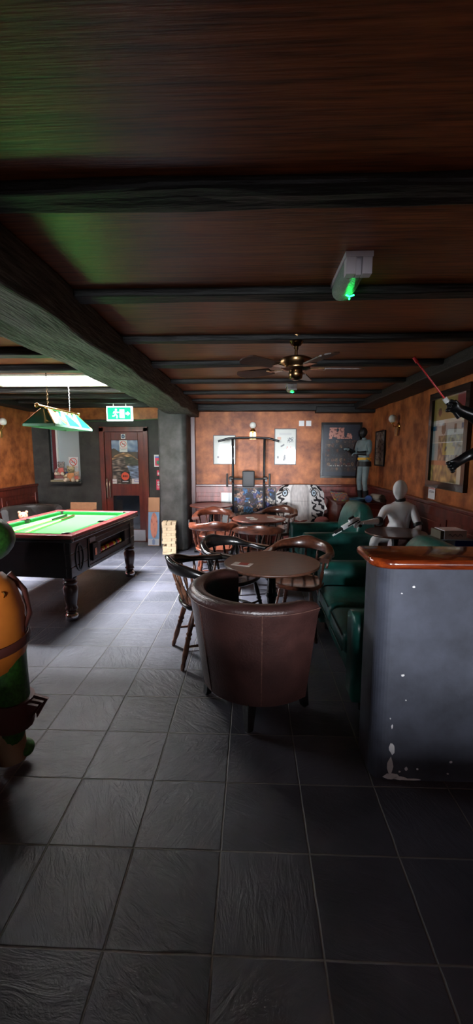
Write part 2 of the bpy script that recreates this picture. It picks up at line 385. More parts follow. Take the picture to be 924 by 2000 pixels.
# ------------------------------------------------------------------ door
D = struct(thing('door_1', None, None, (-2.14, 7.0, 0)))
hw = (DX1-DX0)/2
f = MB(); f.box(-hw-.03, -hw+.05, -.03, .15, 0, DZ+.02); f.box(hw-.05, hw+.03, -.03, .15, 0, DZ+.02); f.box(-hw-.03, hw+.03, -.03, .15, DZ-.05, DZ+.03)
f.build('door_frame', MAHOG, D, bevel=.006)
lw = hw-.05; lf = MB()
lf.box(-lw, -lw+.11, .0, .05, 0, DZ-.05); lf.box(lw-.10, lw, .0, .05, 0, DZ-.05)
for z0, z1 in ((0, .22), (.80, 1.0), (1.73, DZ-.05)): lf.box(-lw+.11, lw-.10, .0, .05, z0, z1)
leaf = lf.build('door_leaf', MAHOG, D, bevel=.004)
MB().box(-lw+.11, lw-.1, .022, .028, .22, .80).build('lower_glass', mat('dark_glass', (28, 34, 40), .08, coat=1), D)
MB().box(-lw+.03, lw-.01, -.004, 0, .02, .21).build('kick_plate', mat('brushed_steel', (200, 205, 215), .4, .6), D)
h = MB(); h.tube([(-lw+.03, -.005, .75), (-lw+.03, -.05, .77), (-lw+.03, -.05, 1.08), (-lw+.03, -.005, 1.10)], .011)
h.build('handle', mat('steel_handle', (200, 180, 160), .25, .9), D)
h = MB(); h.tube([(-lw+.075, -.002, .77), (-lw+.075, -.035, .79), (-lw+.075, -.035, 1.04), (-lw+.075, -.002, 1.06)], .010); h.build('handle', MATS['steel_handle'], D)
def landscape(u, v):
    n = N3(u, v, 4); n2 = N3(u*2, v*9, 3, 4)
    if v > .80-.12*u+.05*N3(u, 0, 5) and v > .74:
        k = .5+.9*N3(u*2, v*3, 3, 9); return (70+90*k, 90+85*k, 125+70*k)
    if v > .66+.10*cos((u-.45)*4)-.04+.02*n: return (58+40*n, 50+36*n, 48)
    if v > .54+.08*sin(u*3)+.05*n: 
        k = .6+n2*.8; return (196*k+20, 150*k+16, 100*k+14)
    if v > .44+.05*n2 and u > .5: return (60+50*n2, 62+50*n2, 50+40*n2)
    if u > .55+.5*(.45-v) and v < .42:
        k = .75+.5*n2; return (150*k, 172*k, 205*k)
    k = .5+.9*n2; return (max(20, 165*k), max(20, 148*k), max(18, 135*k))
paint('landscape_print', 2*lw-.21, .73, 70, 110, landscape, D, (.005, .018, 1.0), mt=COLG)
def sign(name, label, loc, w, h, rotz=0, parent=None, mt=WHITEP):
    t = thing(name, label, 'sign', loc, rotz); MB().box(-w/2, w/2, -.003, 0, 0, h).build('board', mt, t, bevel=.001); return t
def nosmoke(t, w, h, zc, r):
    b = MB(); n = 28
    for k in range(n):
        a0, a1 = 2*pi*k/n, 2*pi*(k+1)/n
        b.prism([(r*cos(a0), zc+r*sin(a0)), (r*cos(a1), zc+r*sin(a1)), (r*.84*cos(a1), zc+r*.84*sin(a1)), (r*.84*cos(a0), zc+r*.84*sin(a0))], -.005, -.003, axis='y')
    q = r*.86*.7071; d = r*.07
    b.prism([(-q-d, zc+q-d), (-q+d, zc+q+d), (q+d, zc-q+d), (q-d, zc-q-d)], -.0052, -.003, axis='y')
    b.build('prohibition_ring', RED, t)
    MB().box(-r*.55, r*.35, -.0045, -.003, zc-r*.14, zc+r*.02).box(r*.38, r*.5, -.0045, -.003, zc-r*.14, zc+r*.02).tube([(r*.45, -.004, zc+r*.08), (r*.3, -.004, zc+r*.25), (r*.5, -.004, zc+r*.42)], r*.035, 6).build('cigarette', BLACKP, t)
    text('lettering', 'NO SMOKING', w*.15, t, (0, -.0032, zc-r-h*.09), (pi/2, 0, 0), RED)
    text('lettering', 'It is against the law to\nsmoke in these premises', w*.075, t, (0, -.0032, zc-r-h*.2), (pi/2, 0, 0), BLACKP)
t = sign('no_smoking_sign', 'white no smoking sign at the top of the door glass', (-2.155, 7.0+.010, 1.535), .135, .205); nosmoke(t, .135, .205, .135, .052)
t = sign('fire_door_sign', 'small white square sign with dark blue disc above the door glass', (-2.15, 6.998, 1.755), .075, .075)
b = MB(); b.lathe([(.001, -.005), (.031, -.005), (.031, -.003)], (0, 0, .0375), 24, axis='y'); b.build('blue_disc', mat('sign_navy', (22, 50, 84), .5), t)
text('lettering', 'FIRE DOOR\nKEEP SHUT', .009, t, (0, -.0055, .0375), (pi/2, 0, 0), WHITEP)
t = sign('round_sticker', 'orange round sticker on black square on the door glass', (-2.14, 7.01, 1.012), .155, .20, mt=BLACKP)
b = MB(); b.lathe([(.001, -.006), (.068, -.006), (.068, -.003)], (0, 0, .118), 28, axis='y'); b.build('orange_disc', mat('sign_orange', (222, 82, 52), .5), t)
b = MB()
for x in (-.03, 0, .03): b.lathe([(.001, -.0075), (.010, -.0075), (.010, -.006)], (x, 0, .128), 12, axis='y').prism([(x-.013, .103), (x+.013, .103), (x, .125)], -.0075, -.006, axis='y')
b.box(-.05, .05, -.0075, -.006, .103, .108).build('dark_marks', BLACKP, t)
MB().box(-.05, .05, -.005, -.003, .022, .034).build('white_strip', WHITEP, t)
t = sign('door_notice', 'small white notice in the lower left corner of door glass', (-2.34, 7.01, 1.005), .105, .075)
text('lettering', 'Heart', .038, t, (0, -.0035, .038), (pi/2, 0, 0), mat('ink_red', (120, 40, 50), .6))
t = sign('door_notice', 'white and pale blue notice in lower right corner of door glass', (-1.955, 7.01, 1.005), .15, .085)
b = MB(); b.box(-.03, .07, -.005, -.003, .03, .036).box(-.03, .07, -.005, -.003, .064, .07).box(-.03, -.024, -.005, -.003, .03, .07).box(.064, .07, -.005, -.003, .03, .07).build('blue_border', mat('sign_blue', (70, 110, 190), .5), t)
# three signs on the wall right of the door
t = sign('fire_notice', 'white framed pink and green notice right of the door, topmost of three', (-1.565, 6.995, 1.29), .145, .2)
MB().box(-.055, .055, -.005, -.003, .02, .165).build('pink_field', PINK, t); MB().box(-.03, .04, -.007, -.005, .04, .10).build('green_field', mat('sign_green', (30, 110, 80), .5), t)
MB().box(-.055, .055, -.0052, -.003, .15, .172).build('blue_header', MATS['sign_blue'], t)
t = thing('fire_alarm_call_point', 'small red break glass alarm box between two pink notices', 'alarm', (-1.545, 6.995, 1.14)); MB().box(-.045, .045, -.03, 0, 0, .09).build('housing', PINK, t, bevel=.005)
MB().box(-.03, .03, -.033, -.03, .02, .055).build('break_glass', WHITEP, t)
t = sign('alarm_notice', 'pink notice with white symbols right of door, lowest of three', (-1.545, 6.995, .90), .13, .175, mt=PINK)
b = MB()
for x, z in ((-.03, .13), (.035, .13), (-.03, .09), (.035, .09)): b.lathe([(.001, -.005), (.019, -.005), (.019, -.003)], (x, 0, z), 14, axis='y')
b.box(-.05, .05, -.005, -.003, .03, .036).box(-.05, .05, -.005, -.003, .048, .054).build('white_symbols', WHITEP, t)
t = sign('no_smoking_sign', 'white no smoking sign in the grey window niche above soft toys', (-3.03, 7.035, 1.20), .16, .25); nosmoke(t, .16, .25, .17, .065)
t = sign('no_smoking_sign', 'narrow no smoking sign on right wall under the tall poster frame', (1.945, 4.57, 1.02), .17, .30, -pi/2); nosmoke(t, .17, .30, .2, .06)
# exit sign
t = thing('exit_sign', 'illuminated green and white exit sign hanging before the alcove', 'sign', (-2.01, 6.42, 2.0))
MB().box(-.195, .195, -.03, .03, 0, .215).build('light_box', EWHITE, t, bevel=.004)
MB().box(-.178, .178, -.034, -.030, .016, .199).build('green_face', EGREEN, t)
b = MB(); b.box(.01, .08, -.037, -.034, .045, .17).box(.02, .03, -.038, -.034, .05, .165)      # door
b.build('doorway_symbol', EWHITE, t)
b = MB(); b.lathe([(.001, -.038), (.014, -.038), (.014, -.034)], (-.045, 0, .165), 12, axis='y')
for q in ([(-.045, .145), (-.055, .10)], [(-.055, .10), (-.03, .075), (-.035, .04)], [(-.055, .10), (-.075, .075), (-.10, .07)], [(-.045, .14), (-.02, .12), (-.005, .13)], [(-.045, .14), (-.075, .135), (-.085, .11)]):
    b.tube([(x, -.036, z) for x, z in q], .008, 6)
b.build('running_figure', EWHITE, t)
MB().prism([(.10, .12), (.13, .12), (.13, .14), (.165, .108), (.13, .076), (.13, .096), (.10, .096)], -.037, -.034, axis='y').build('arrow', EWHITE, t)
for x in (-.1, .09): MB().box(x, x+.01, -.005, .005, .215, .30).build('bracket', WHITEP, t)
b = MB(); b.tube([(XL+.05+(k/16)*2.25, 6.96, 2.085-.045*sin(pi*k/16)) for k in range(17)], .006, 6)
tag(b.build('cable', mat('cable_green', (70, 110, 70), .5)), 'thin cable sagging along the top of the dark alcove wall', 'cable')
# ------------------------------------------------------------------ emergency lights
def em_light(name, label, loc, ln, led=True):
    t = thing(name, label, 'light', loc)
    MB().box(-.055, .055, -ln/2, ln/2, -.02, 0).build('base', DIMWH, t)
    rings = []
    for yy in (-ln/2+.045, ln/2-.02):
        rings.append([(.05*cos(a)*(1 if abs(cos(a)) < .9 else 1.0), yy, -.02-.06*abs(sin(a))**.6) for a in [pi*k/10 for k in range(11)]])
    MB().ring(rings).build('diffuser', PRISM, t)
    MB().box(-.052, -.012, -ln/2, -ln/2+.045, -.085, -.02).box(.012, .052, -ln/2, -ln/2+.045, -.085, -.02).box(-.012, .012, -ln/2+.012, -ln/2+.045, -.085, -.02).build('end_cap', DIMWH, t, bevel=.003)
    b = MB(); b.tube([(.0, .06, -.084), (.018, .075, -.086), (.038, .07, -.08)], .0035, 8)
    b.build('green_led', LEDG, t); MB().sphere((.025, .11, -.083), .0045, 8).build('green_led', LEDG, t)
    pl_ = bpy.data.lights.new('led_glow', 'POINT'); pl_.energy = .035; pl_.color = (.1, 1, .35); pl_.shadow_soft_size = .01
    po = bpy.data.objects.new('led_glow', pl_); COL.objects.link(po); po.parent = t; po.location = (.02, .07, -.11)
    return t
em_light('emergency_light', 'dusty emergency light with green LED on near ceiling panel', (.425, 1.97, 2.30), .34)
em_light('emergency_light', 'far emergency light with green LED beyond the ceiling fan', (.45, 4.98, 2.30), .30)
# ------------------------------------------------------------------ ceiling fan
F = thing('ceiling_fan', 'antique brass ceiling fan with dark wooden blades', 'fan', (.30, 3.0, 2.295))
MB().lathe([(.062, .0), (.06, -.02), (.03, -.06), (.016, -.065), (.016, -.085)], n=20).build('canopy', ABRASS, F)
MB().lathe([(.011, -.06), (.011, -.16)], n=12).build('down_rod', ABRASS, F)
MB().lathe([(.02, -.135), (.09, -.14), (.118, -.155), (.118, -.185), (.1, -.2), (.1, -.212), (.07, -.225), (.045, -.23)], n=28).build('motor_housing', ABRASS, F)
MB().lathe([(.045, -.22), (.05, -.245), (.045, -.275), (.02, -.288), (.002, -.29)], n=20).build('switch_cup', ABRASS, F)
for k in range(5):
    a = radians(4+72*k); R_ = Matrix.Rotation(a, 4, 'Z'); T = Matrix.Rotation(radians(11), 4, 'X')
    b = MB(); pts = [(.10, -.012), (.15, -.03), (.19, -.035), (.21, -.045), (.21, .045), (.19, .035), (.15, .03), (.10, .012)]
    b.prism(pts, -.215, -.21, M=R_ @ Matrix.Translation((0, 0, 0)))
    ir = b.build('blade_iron', ABRASS, F)
    b = MB(); n = 10; o_ = [(.19, -.048), (.42, -.066)]+[(.42+.055*sin(pi*q/n), -.066*cos(pi*q/n)) for q in range(1, n)]+[(.42, .066), (.19, .048)]
    b.prism(o_, -.004, .004, M=R_ @ Matrix.Translation((0, 0, -.208)) @ T); b.build('blade', mat('fan_blade_wood', (70, 44, 30), .4, rgb2=(44, 28, 20), scale=6, stretch=(2, 10, 1)), F)
# ------------------------------------------------------------------ pool table
PR = radians(-5.4)
P = thing('pool_table', 'black coin operated pool table with green cloth and turned legs', 'pool table', (-2.01, 4.33, 0), PR)
PM = Matrix.Translation((-2.01, 4.33, 0)) @ Matrix.Rotation(PR, 4, 'Z')
hx, hy = .535, .80
b = MB(); b.box(-hx+.055, hx-.10, -hy+.05, hy-.05, .40, .73)
# side skins, the right one has a ball window
b.box(hx-.10, hx-.045, -hy+.05, hy-.05, .40, .50); b.box(hx-.10, hx-.045, -hy+.05, hy-.05, .62, .73); b.box(hx-.10, hx-.045, -hy+.05, -.16, .50, .62); b.box(hx-.10, hx-.045, .46, hy-.05, .50, .62)
b.build('cabinet', CABW, P, bevel=.008)
b = MB()
b.box(hx-.045, hx-.038, -.44, -.42, .42, .70).box(hx-.045, hx-.038, .60, .62, .42, .70).box(hx-.045, hx-.038, -.44, .62, .42, .44).box(hx-.045, hx-.038, -.44, .62, .68, .70)
b.build('panel_moulding', BLACKW, P, bevel=.003)
b = MB(); n = 24
for q in range(n):
    a0, a1 = 2*pi*q/n, 2*pi*(q+1)/n
    def e(a, k): return (-.60+.075*k*cos(a), .565+.13*k*sin(a))
    b.prism([e(a0, 1), e(a1, 1), e(a1, .86), e(a0, .86)], hx-.045, hx-.038, axis='x')
b.box(hx-.045, hx-.039, -.605, -.595, .46, .67).build('oval_emblem', BLACKP, P)
MB().box(hx-.045, hx-.02, -.38, -.26, .47, .64).build('coin_mechanism', BLACKM, P, bevel=.006)
MB().box(hx-.02, hx-.015, -.35, -.31, .52, .59).build('coin_slot_plate', CHROME, P)
MB().box(hx-.045, hx-.036, -.40, -.29, .655, .70).build('name_plate', mat('dull_silver_plate', (130, 130, 135), .4, .5), P)
MB().box(-.36, -.22, -hy+.045, -hy+.05, .56, .62).build('end_vent', mat('dull_grey_plate', (70, 72, 70), .5), P)
# top frame: outer moulding + rosewood rail + cushions
b = MB(); b.box(-hx, hx, -hy, -hy+.05, .735, .77).box(-hx, hx, hy-.05, hy, .735, .77).box(-hx, -hx+.05, -hy+.05, hy-.05, .735, .77).box(hx-.05, hx, -hy+.05, hy-.05, .735, .77)
b.build('top_moulding', BLACKW, P, bevel=.01, seg=3)
b = MB(); rw_ = .085
b.box(-hx+.005, hx-.005, -hy+.005, -hy+rw_, .768, .80).box(-hx+.005, hx-.005, hy-rw_, hy-.005, .768, .80).box(-hx+.005, -hx+rw_, -hy+rw_, hy-rw_, .768, .80).box(hx-rw_, hx-.005, -hy+rw_, hy-rw_, .768, .80)
b.build('rail', POOLRED, P, bevel=.006, seg=3)
b = MB()
for x0, x1, y0, y1 in ((-hx+rw_+.06, hx-rw_-.06, -hy+rw_, -hy+rw_+.045), (-hx+rw_+.06, hx-rw_-.06, hy-rw_-.045, hy-rw_)):
    b.box(x0, x1, y0, y1, .757, .797)
for s in (-1, 1):
    xa, xb = sorted((s*(hx-rw_), s*(hx-rw_-.045)))
    b.box(xa, xb, -hy+rw_+.06, -.05, .757, .797); b.box(xa, xb, .05, hy-rw_-.06, .757, .797)
b.build('cushion', FELTD, P, bevel=.008)
MB().box(-hx+rw_-.02, hx-rw_+.02, -hy+rw_-.02, hy-rw_+.02, .745, .76).build('playing_cloth', FELT, P)
for x in (-1, 1):
    for y in (-1, 0, 1):
        b = MB(); b.lathe([(.001, .762), (.036, .762), (.042, .77), (.042, .801), (.048, .803), (.048, .765)], (x*(hx-rw_-(.02 if y else .012)), y*(hy-rw_-.02), 0), 18)
        b.build('pocket', BLACKP, P)
for x in (-1, 1):
    for y in (-1, 1):
        b = MB(); b.lathe([(.06, .40), (.06, .385), (.045, .375), (.062, .36), (.062, .34), (.048, .33), (.066, .30), (.058, .2), (.045, .13), (.056, .115), (.056, .105), (.04, .095), (.05, .08), (.03, .07)], (x*.44, y*.695, 0), 18)
        lg = b.build('leg', mat('turned_dark_leg', (52, 32, 30), .3, coat=.3), P)
        MB().lathe([(.03, .07), (.05, .058), (.058, .04), (.058, .02), (.05, .0), (.001, 0)], (x*.44, y*.695, 0), 20).build('levelling_foot', CHROME, lg)
cols = [(200, 30, 30), (220, 180, 30), (200, 30, 30), (220, 180, 30), (200, 30, 30), (200, 30, 30), (220, 180, 30), (25, 25, 25), (200, 30, 30), (220, 180, 30)]
for k, cc in enumerate(cols):
    p_ = PM @ Vector((hx-.07, -.13+.054*k, .5265)); nm = {200: 'red', 220: 'yellow', 25: 'black'}[cc[0]]
    o = MB().sphere((0, 0, 0), .0255, 14).build('pool_ball', mat('ball_'+nm, cc, .12, coat=.6), loc=p_); 
    tag(o, {'red': 'red pool ball in the ball return window of the pool table', 'yellow': 'yellow pool ball in the ball return window of the pool table', 'black': 'black pool ball in the ball return window of the pool table'}[nm], 'pool ball', nm+' pool balls in the return window')
# cues lying on the table
def cue(a, b_, label, butt):
    t = thing('pool_cue', label, 'pool cue', a)
    d = Vector(b_)-Vector(a); L_ = d.length; t.rotation_euler = d.to_track_quat('X', 'Z').to_euler()
    MB().turned((0, 0, 0), (L_*.7, 0, 0), [(0, .0062), (1, .0095)]).build('shaft', mat('maple', (226, 186, 130), .4), t)
    MB().turned((L_*.7, 0, 0), (L_, 0, 0), [(0, .0095), (.95, .0140), (1, .012)]).build('butt', butt, t)
    MB().turned((-.02, 0, 0), (0, 0, 0), [(0, .0055), (1, .0062)]).build('tip', mat('cue_tip_blue', (60, 90, 110), .8), t)
cue((-2.26, 3.66, .775), (-2.21, 4.86, .775), 'pool cue lying on the green cloth, nearer the left cushion', BLACKW)
cue((-2.10, 3.62, .775), (-2.12, 4.86, .775), 'pool cue lying on the green cloth, right of the other cue', BROWNW)
# pool lamp
Lm = thing('pool_table_lamp', 'three shade green pool table lamp on brass bar with chains', 'lamp', (-2.0, 4.38, 1.95))
MB().tube([(0, -.46, 0), (0, .46, 0)], .014, 12).sphere((0, -.47, 0), .022, 12).sphere((0, .47, 0), .022, 12).build('bar', BRASS, Lm)
for k, yy in enumerate((-.31, 0, .31)):
    b = MB(); t0, t1, zt, zb = .03, .152, -.015, -.165
    for (ax, ay), (bx, by) in (((-1, -1), (1, -1)), ((1, -1), (1, 1)), ((1, 1), (-1, 1)), ((-1, 1), (-1, -1))):
        b.add([(ax*t0, yy+ay*t0, zt), (bx*t0, yy+by*t0, zt), (bx*t1, yy+by*t1, zb), (ax*t1, yy+ay*t1, zb)], [(0, 1, 2, 3)])
    b.add([(-t0, yy-t0, zt), (t0, yy-t0, zt), (t0, yy+t0, zt), (-t0, yy+t0, zt)], [(0, 1, 2, 3)])
    sh = b.build('shade', GREENG, Lm); sm_ = sh.modifiers.new('s', 'SOLIDIFY'); sm_.thickness = .006
    b = MB()
    for ax, ay in ((-1, -1), (1, -1), (1, 1), (-1, 1)): b.tube([(ax*t0, yy+ay*t0, zt), (ax*t1, yy+ay*t1, zb)], .006, 6)
    b.build('brass_rib', BRASS, sh)
    b = MB(); q = t1+.004; b.box(-q, q, yy-q, yy-q+.006, zb-.022, zb).box(-q, q, yy+q-.006, yy+q, zb-.022, zb).box(-q, -q+.006, yy-q, yy+q, zb-.022, zb).box(q-.006, q, yy-q, yy+q, zb-.022, zb)
    b.build('shade_rim', mat('pale_green_glass', (150, 205, 175), .3), sh)
    MB().lathe([(.014, -.0), (.02, -.03), (.02, -.07)], (0, yy, -.01)).sphere((0, yy, -.1), .03, 12).build('bulb', GLOBE, sh)
for yy, mt_ in ((-.26, ABRASS), (.24, CHROME)):
    b = MB(); z = 0.016
    k = 0
    while z < .33:
        c0 = Vector((0, yy, z+.012)); u = Vector((1, 0, 0)) if k % 2 else Vector((0, 1, 0))
        b.tube([c0+u*.006*cos(a)+Vector((0, 0, .013*sin(a))) for a in [2*pi*q/10 for q in range(11)]], .0022, 5); z += .019; k += 1
    b.build('chain', mt_, Lm)
# ------------------------------------------------------------------ captain's chairs
def rail_pt(s, hw=.252, R=.255):       # s in -1..1 around the U, local, facing +Y; back at -Y
    a = s*radians(118)
    x = hw*sin(a)*1.02; y = -R*cos(a)-.0
    if abs(s) > .8: y += (abs(s)-.8)*.35; x = hw*(1 if s > 0 else -1)*(.965+.06*(1-abs(s)))
    return x, y
def make_chair(name, label, wood, legw):
    t = thing(name, label, 'chair', group="captain's chairs around the tables")
    # saddle seat
    n = 30; b = MB(); rings = []
    def outl(a, k): 
        x = .215*cos(a); y = .205*sin(a)
        if y > 0: x *= 1.0; y *= 1.0
        e = 1/(max(abs(cos(a)), abs(sin(a)))**.35)
        return (x*k*e, y*k*e)
    for k, z in ((.02, .425), (.6, .427), (.85, .44), (.97, .446), (1, .438), (.99, .42), (.9, .405), (.02, .405)):
        rings.append([(*outl(2*pi*q/n, k), z) for q in range(n)])
    b.ring(rings).build('seat', wood, t, ang=60)
    # crest rail
    n = 34; rings = []
    for i in range(n+1):
        s = -1+2*i/n; x, y = rail_pt(s); crest = max(0, cos(s*pi/1.35))**1.2 if abs(s) < .675 else 0
        lo, hi = .664+.006*crest, .70+.072*crest+.008*cos(s*14)*crest; wd = .034-.014*crest+(.012 if abs(s) > .85 else 0)
        d = Vector((x, y, 0)).normalized() if abs(s) < .8 else Vector((1 if s > 0 else -1, 0, 0))
        lean = -.022*crest
        pts = []
        for (e, zz) in ((-1, lo+.006), (-.7, lo), (.7, lo), (1, lo+.006), (1, hi-.008), (.6, hi), (-.6, hi), (-1, hi-.008)):
            q = Vector((x, y, 0))+d*(e*wd)+d*((zz-.70)*.35 if zz > .70 else 0)
            pts.append((q.x, q.y, zz))
        rings.append(pts)
    b = MB(); b.ring(rings); b.build('crest_rail', wood, t, bevel=.0, ang=50)
    # spindles
    for s in (-.95, -.68, -.45, -.22, 0, .22, .45, .68, .95):
        x, y = rail_pt(s); a = atan2(y, x); bx, by = .19*cos(a)*1.08, .175*sin(a)
        if abs(s) > .9: bx, by = (.2 if s > 0 else -.2), .08
        b = MB(); b.turned((bx, by, .44), (x, y, .69), [(0, .0075), (.1, .009), (.25, .013), (.4, .016), (.47, .012), (.5, .016), (.54, .010), (.7, .0115), (.9, .009), (1, .008)], 9)
        b.build('spindle', legw, t)
    feet = {}
    for x in (-1, 1):
        for y in (-1, 1):
            top = (x*.13, y*.12, .41); ft = (x*.205, y*.195 if y > 0 else -.225, 0); feet[(x, y)] = (Vector(top), Vector(ft))
            b = MB(); b.turned(top, ft, [(0, .012), (.08, .014), (.25, .021), (.38, .017), (.41, .024), (.45, .015), (.48, .022), (.52, .017), (.75, .021), (.88, .014), (.92, .018), (1, .012)], 10)
            b.build('leg', legw, t)
    def at(x, y, k): a_, c_ = feet[(x, y)]; return a_+(c_-a_)*k
    pf = [(0, .008), (.2, .01), (.42, .013), (.5, .016), (.58, .013), (.8, .01), (1, .008)]
    for x in (-1, 1): MB().turned(at(x, -1, .62), at(x, 1, .62), pf, 8).build('stretcher', legw, t)
    m0 = (at(-1, -1, .62)+at(-1, 1, .62))/2; m1 = (at(1, -1, .62)+at(1, 1, .62))/2; MB().turned(m0, m1, pf, 8).build('stretcher', legw, t)
    MB().turned(at(-1, 1, .48), at(1, 1, .48), pf, 8).build('stretcher', legw, t)
    return t
def face(dx, dy): return atan2(dy, dx)-pi/2
chA = make_chair('captains_chair', "black railed captain's chair with worn brown legs left of the tub chair", BLACKW, mat('worn_brown_wood', (150, 104, 80), .3, rgb2=(76, 44, 32), scale=18, coat=.3))
chA.location = (-.335, 2.99, 0); chA.rotation_euler = (0, 0, face(1, .35))
chB = make_chair('captains_chair', "all black captain's chair behind the left of the near round table", BLACKW, BLACKW)
chB.location = (-.15, 3.54, 0); chB.rotation_euler = (0, 0, face(.75, -.6))
chC = make_chair('captains_chair', "dark brown captain's chair behind the right of the near round table", BROWNW, BROWNW)
chC.location = (.40, 3.44, 0); chC.rotation_euler = (0, 0, face(-.35, -.9))
chD = make_chair('captains_chair', "reddish captain's chair with its back to us left of the far round table", REDW, REDW)
chD.location = (-.43, 4.72, 0); chD.rotation_euler = (0, 0, face(-.15, 1))
chE = dup(chD, (-.50, 5.50, 0), face(.1, -1), "reddish captain's chair facing us in front of small corner table")
chF = dup(chC, (.08, 4.52, 0), face(.05, 1), "brown captain's chair with its back to us tucked under far round table")
chG = dup(chC, (.35, 5.74, 0), face(-.5, -1), "brown captain's chair behind the right side of far round table")
# ------------------------------------------------------------------ tables
def round_table(label, loc, r, top, name='round_table', rz=.4):
    t = thing(name, label, 'table', (loc[0], loc[1], 0), rz)
    z = loc[2]
    MB().lathe([(.001, z-.022), (r*.96, z-.022), (r*.99, z-.018), (r, z-.01), (r, z-.005), (r*.985, z), (r*.97, z-.001), (.001, z-.001)], n=56).build('table_top', top, t, ang=30)
    MB().lathe([(.10, z-.022), (.09, z-.05), (.04, z-.06), (.028, z-.12), (.034, .5), (.046, .47), (.034, .45), (.03, .40), (.048, .34), (.056, .27), (.045, .2), (.06, .17), (.06, .12), (.03, .11)], n=20).build('pedestal', BLACKW, t)
    for k in range(4):
        R_ = Matrix.Rotation(pi/2*k, 4, 'Z'); b = MB()
        b.tube([R_ @ Vector(p_) for p_ in ((.02, 0, .14), (.1, 0, .12), (.19, 0, .06), (.25, 0, .03), (.28, 0, .024))], [.03, .028, .024, .022, .018], 10); b.build('foot', BLACKW, t)
    return t
round_table('near round table with dark brown top behind the tub chair', (.15, 2.98, .72), .35, TABLEW)
round_table('far round table with reddish top holding four white beer mats', (.09, 5.09, .72), .33, TABLEW2)
round_table('small round table in the corner beside the pillar and orange wall', (-.62, 6.35, .73), .33, TABLEW2)
round_table('small round table beside the white seated mannequin', (1.46, 4.22, .72), .30, BROWNW)
for k, (x, y, a) in enumerate(((-.02, 5.12, .3), (.03, 5.0, -.2), (.24, 5.18, .1), (.32, 5.03, .5))):
    t = MB().box(-.045, .045, -.045, .045, 0, .002).build('beer_mat', PAPER, loc=(x, y, .7205), rot=(0, 0, a)); tag(t, ['white beer mat on the far round table, furthest left', 'white beer mat on far round table, left pair, nearer one', 'white beer mat on far round table, back right', 'white beer mat on far round table, rightmost'][k], 'beer mat', 'beer mats on the far table')
def flyer(u, v):
    return (150, 48, 36) if .3 < u < .8 and v > .35+.3*N3(u, v, 5) else (206, 196, 186)
o = paint('flyer', .14, .09, 20, 14, flyer, loc=(-.08, 2.86, .721), rot=(-pi/2, 0, -.35), thick=.001); tag(o, 'red and cream folded flyer lying on the near round table', 'flyer')
# ------------------------------------------------------------------ brown tub chair
def tub(name, label, loc, rz, leather, worn, s=1.0):
    t = thing(name, label, 'armchair', loc, rz); t.scale = (s, s, 1)
    path = []       # facing +Y, back at -Y : arc + straight arms
    R = .385
    for i in range(5): path.append((-R, .07-.07*i/5, 0))
    for i in range(31): a = pi+pi*i/30; path.append((R*cos(a), R*sin(a), a))
    for i in range(5): path.append((R, .07*(i+1)/5, 0))
    rings = []
    n = len(path)
    for i, (x, y, _) in enumerate(path):
        d = Vector((x, y, 0)).normalized() if y < 0 else Vector((1 if x > 0 else -1, 0, 0))
        c_ = Vector((x, y, 0)); u = i/(n-1); fr = max(0, y)/.07
        ht = .735-.02*fr
        prof = [(-.045, .175), (-.02, .165), (-.012, .30), (.0, .5), (.012, .68), (.020, ht-.025), (.014, ht-.006), (-.006, ht+.008), (-.035, ht+.010), (-.062, ht+.002), (-.076, ht-.02), (-.072, ht-.05), (-.07, .5), (-.075, .33), (-.08, .2)]
        rings.append([tuple(c_*(.86+.14*min(1, z/.7))+d*(o_+.0)+Vector((0, 0, z))) for o_, z in prof])
    MB().ring(rings).build('shell', leather, t, ang=50)
    for i in (11, 20, 29):
        b = MB()
        x, y, _ = path[i]; d = Vector((x, y, 0)).normalized(); c_ = Vector((x, y, 0))
        b.tube([c_*(.86+.14*min(1, z/.7))+d*(o_+.0005)+Vector((0, 0, z)) for o_, z in ((-.02, .17), (-.012, .30), (.0, .5), (.012, .68), (.020, .71))], .0035, 6)
        b.build('seam', worn, t)
    b = MB()
    b.tube([tuple(Vector((x, y, 0))*(.86+.14)+(Vector((x, y, 0)).normalized() if y < 0 else Vector((1 if x > 0 else -1, 0, 0)))*.0215+Vector((0, 0, .705))) for x, y, _ in path], .003, 6)
    b.build('piping', worn, t)
    n = 22; o_ = [(.27*cos(pi+pi*k/n), .27*sin(pi+pi*k/n)) for k in range(n+1)]+[(.27, .08), (-.27, .08)]
    MB().prism(o_, .20, .44).build('seat_cushion', leather, t, bevel=.04, seg=4, ang=50)
    for x in (-1, 1):
        for y in (-1, 1):
            b = MB(); cx, cy = x*.19, y*.18-.03; b.ring([[(cx+e*.03*a_, cy+e*.03*b__, .19) for a_, b__ in ((-1, -1), (1, -1), (1, 1), (-1, 1))] if e == 1 else [(cx+x*.02+e*.03*a_, cy+y*.02+e*.03*b__, .012) for a_, b__ in ((-1, -1), (1, -1), (1, 1), (-1, 1))] for e in (1, .6)], smooth=False)
            lg = b.build('leg', BLACKW, t, bevel=.003); MB().lathe([(.013, 0), (.013, .014)], (cx+x*.02, cy+y*.02, 0), 10).build('glide', CHROME, lg)
    return t
tub('tub_chair', 'large brown leather tub chair with its back to us', (.05, 2.40, 0), face(.8, .6), LEATHB, LEATHW, 1.04)
tub('tub_chair', 'black leather tub chair in far left corner behind pool table', (-3.20, 5.92, 0), face(.5, -.8), mat('black_leather', (48, 44, 42), .38, bump=.2, bscale=80), BLACKP, 1.0)
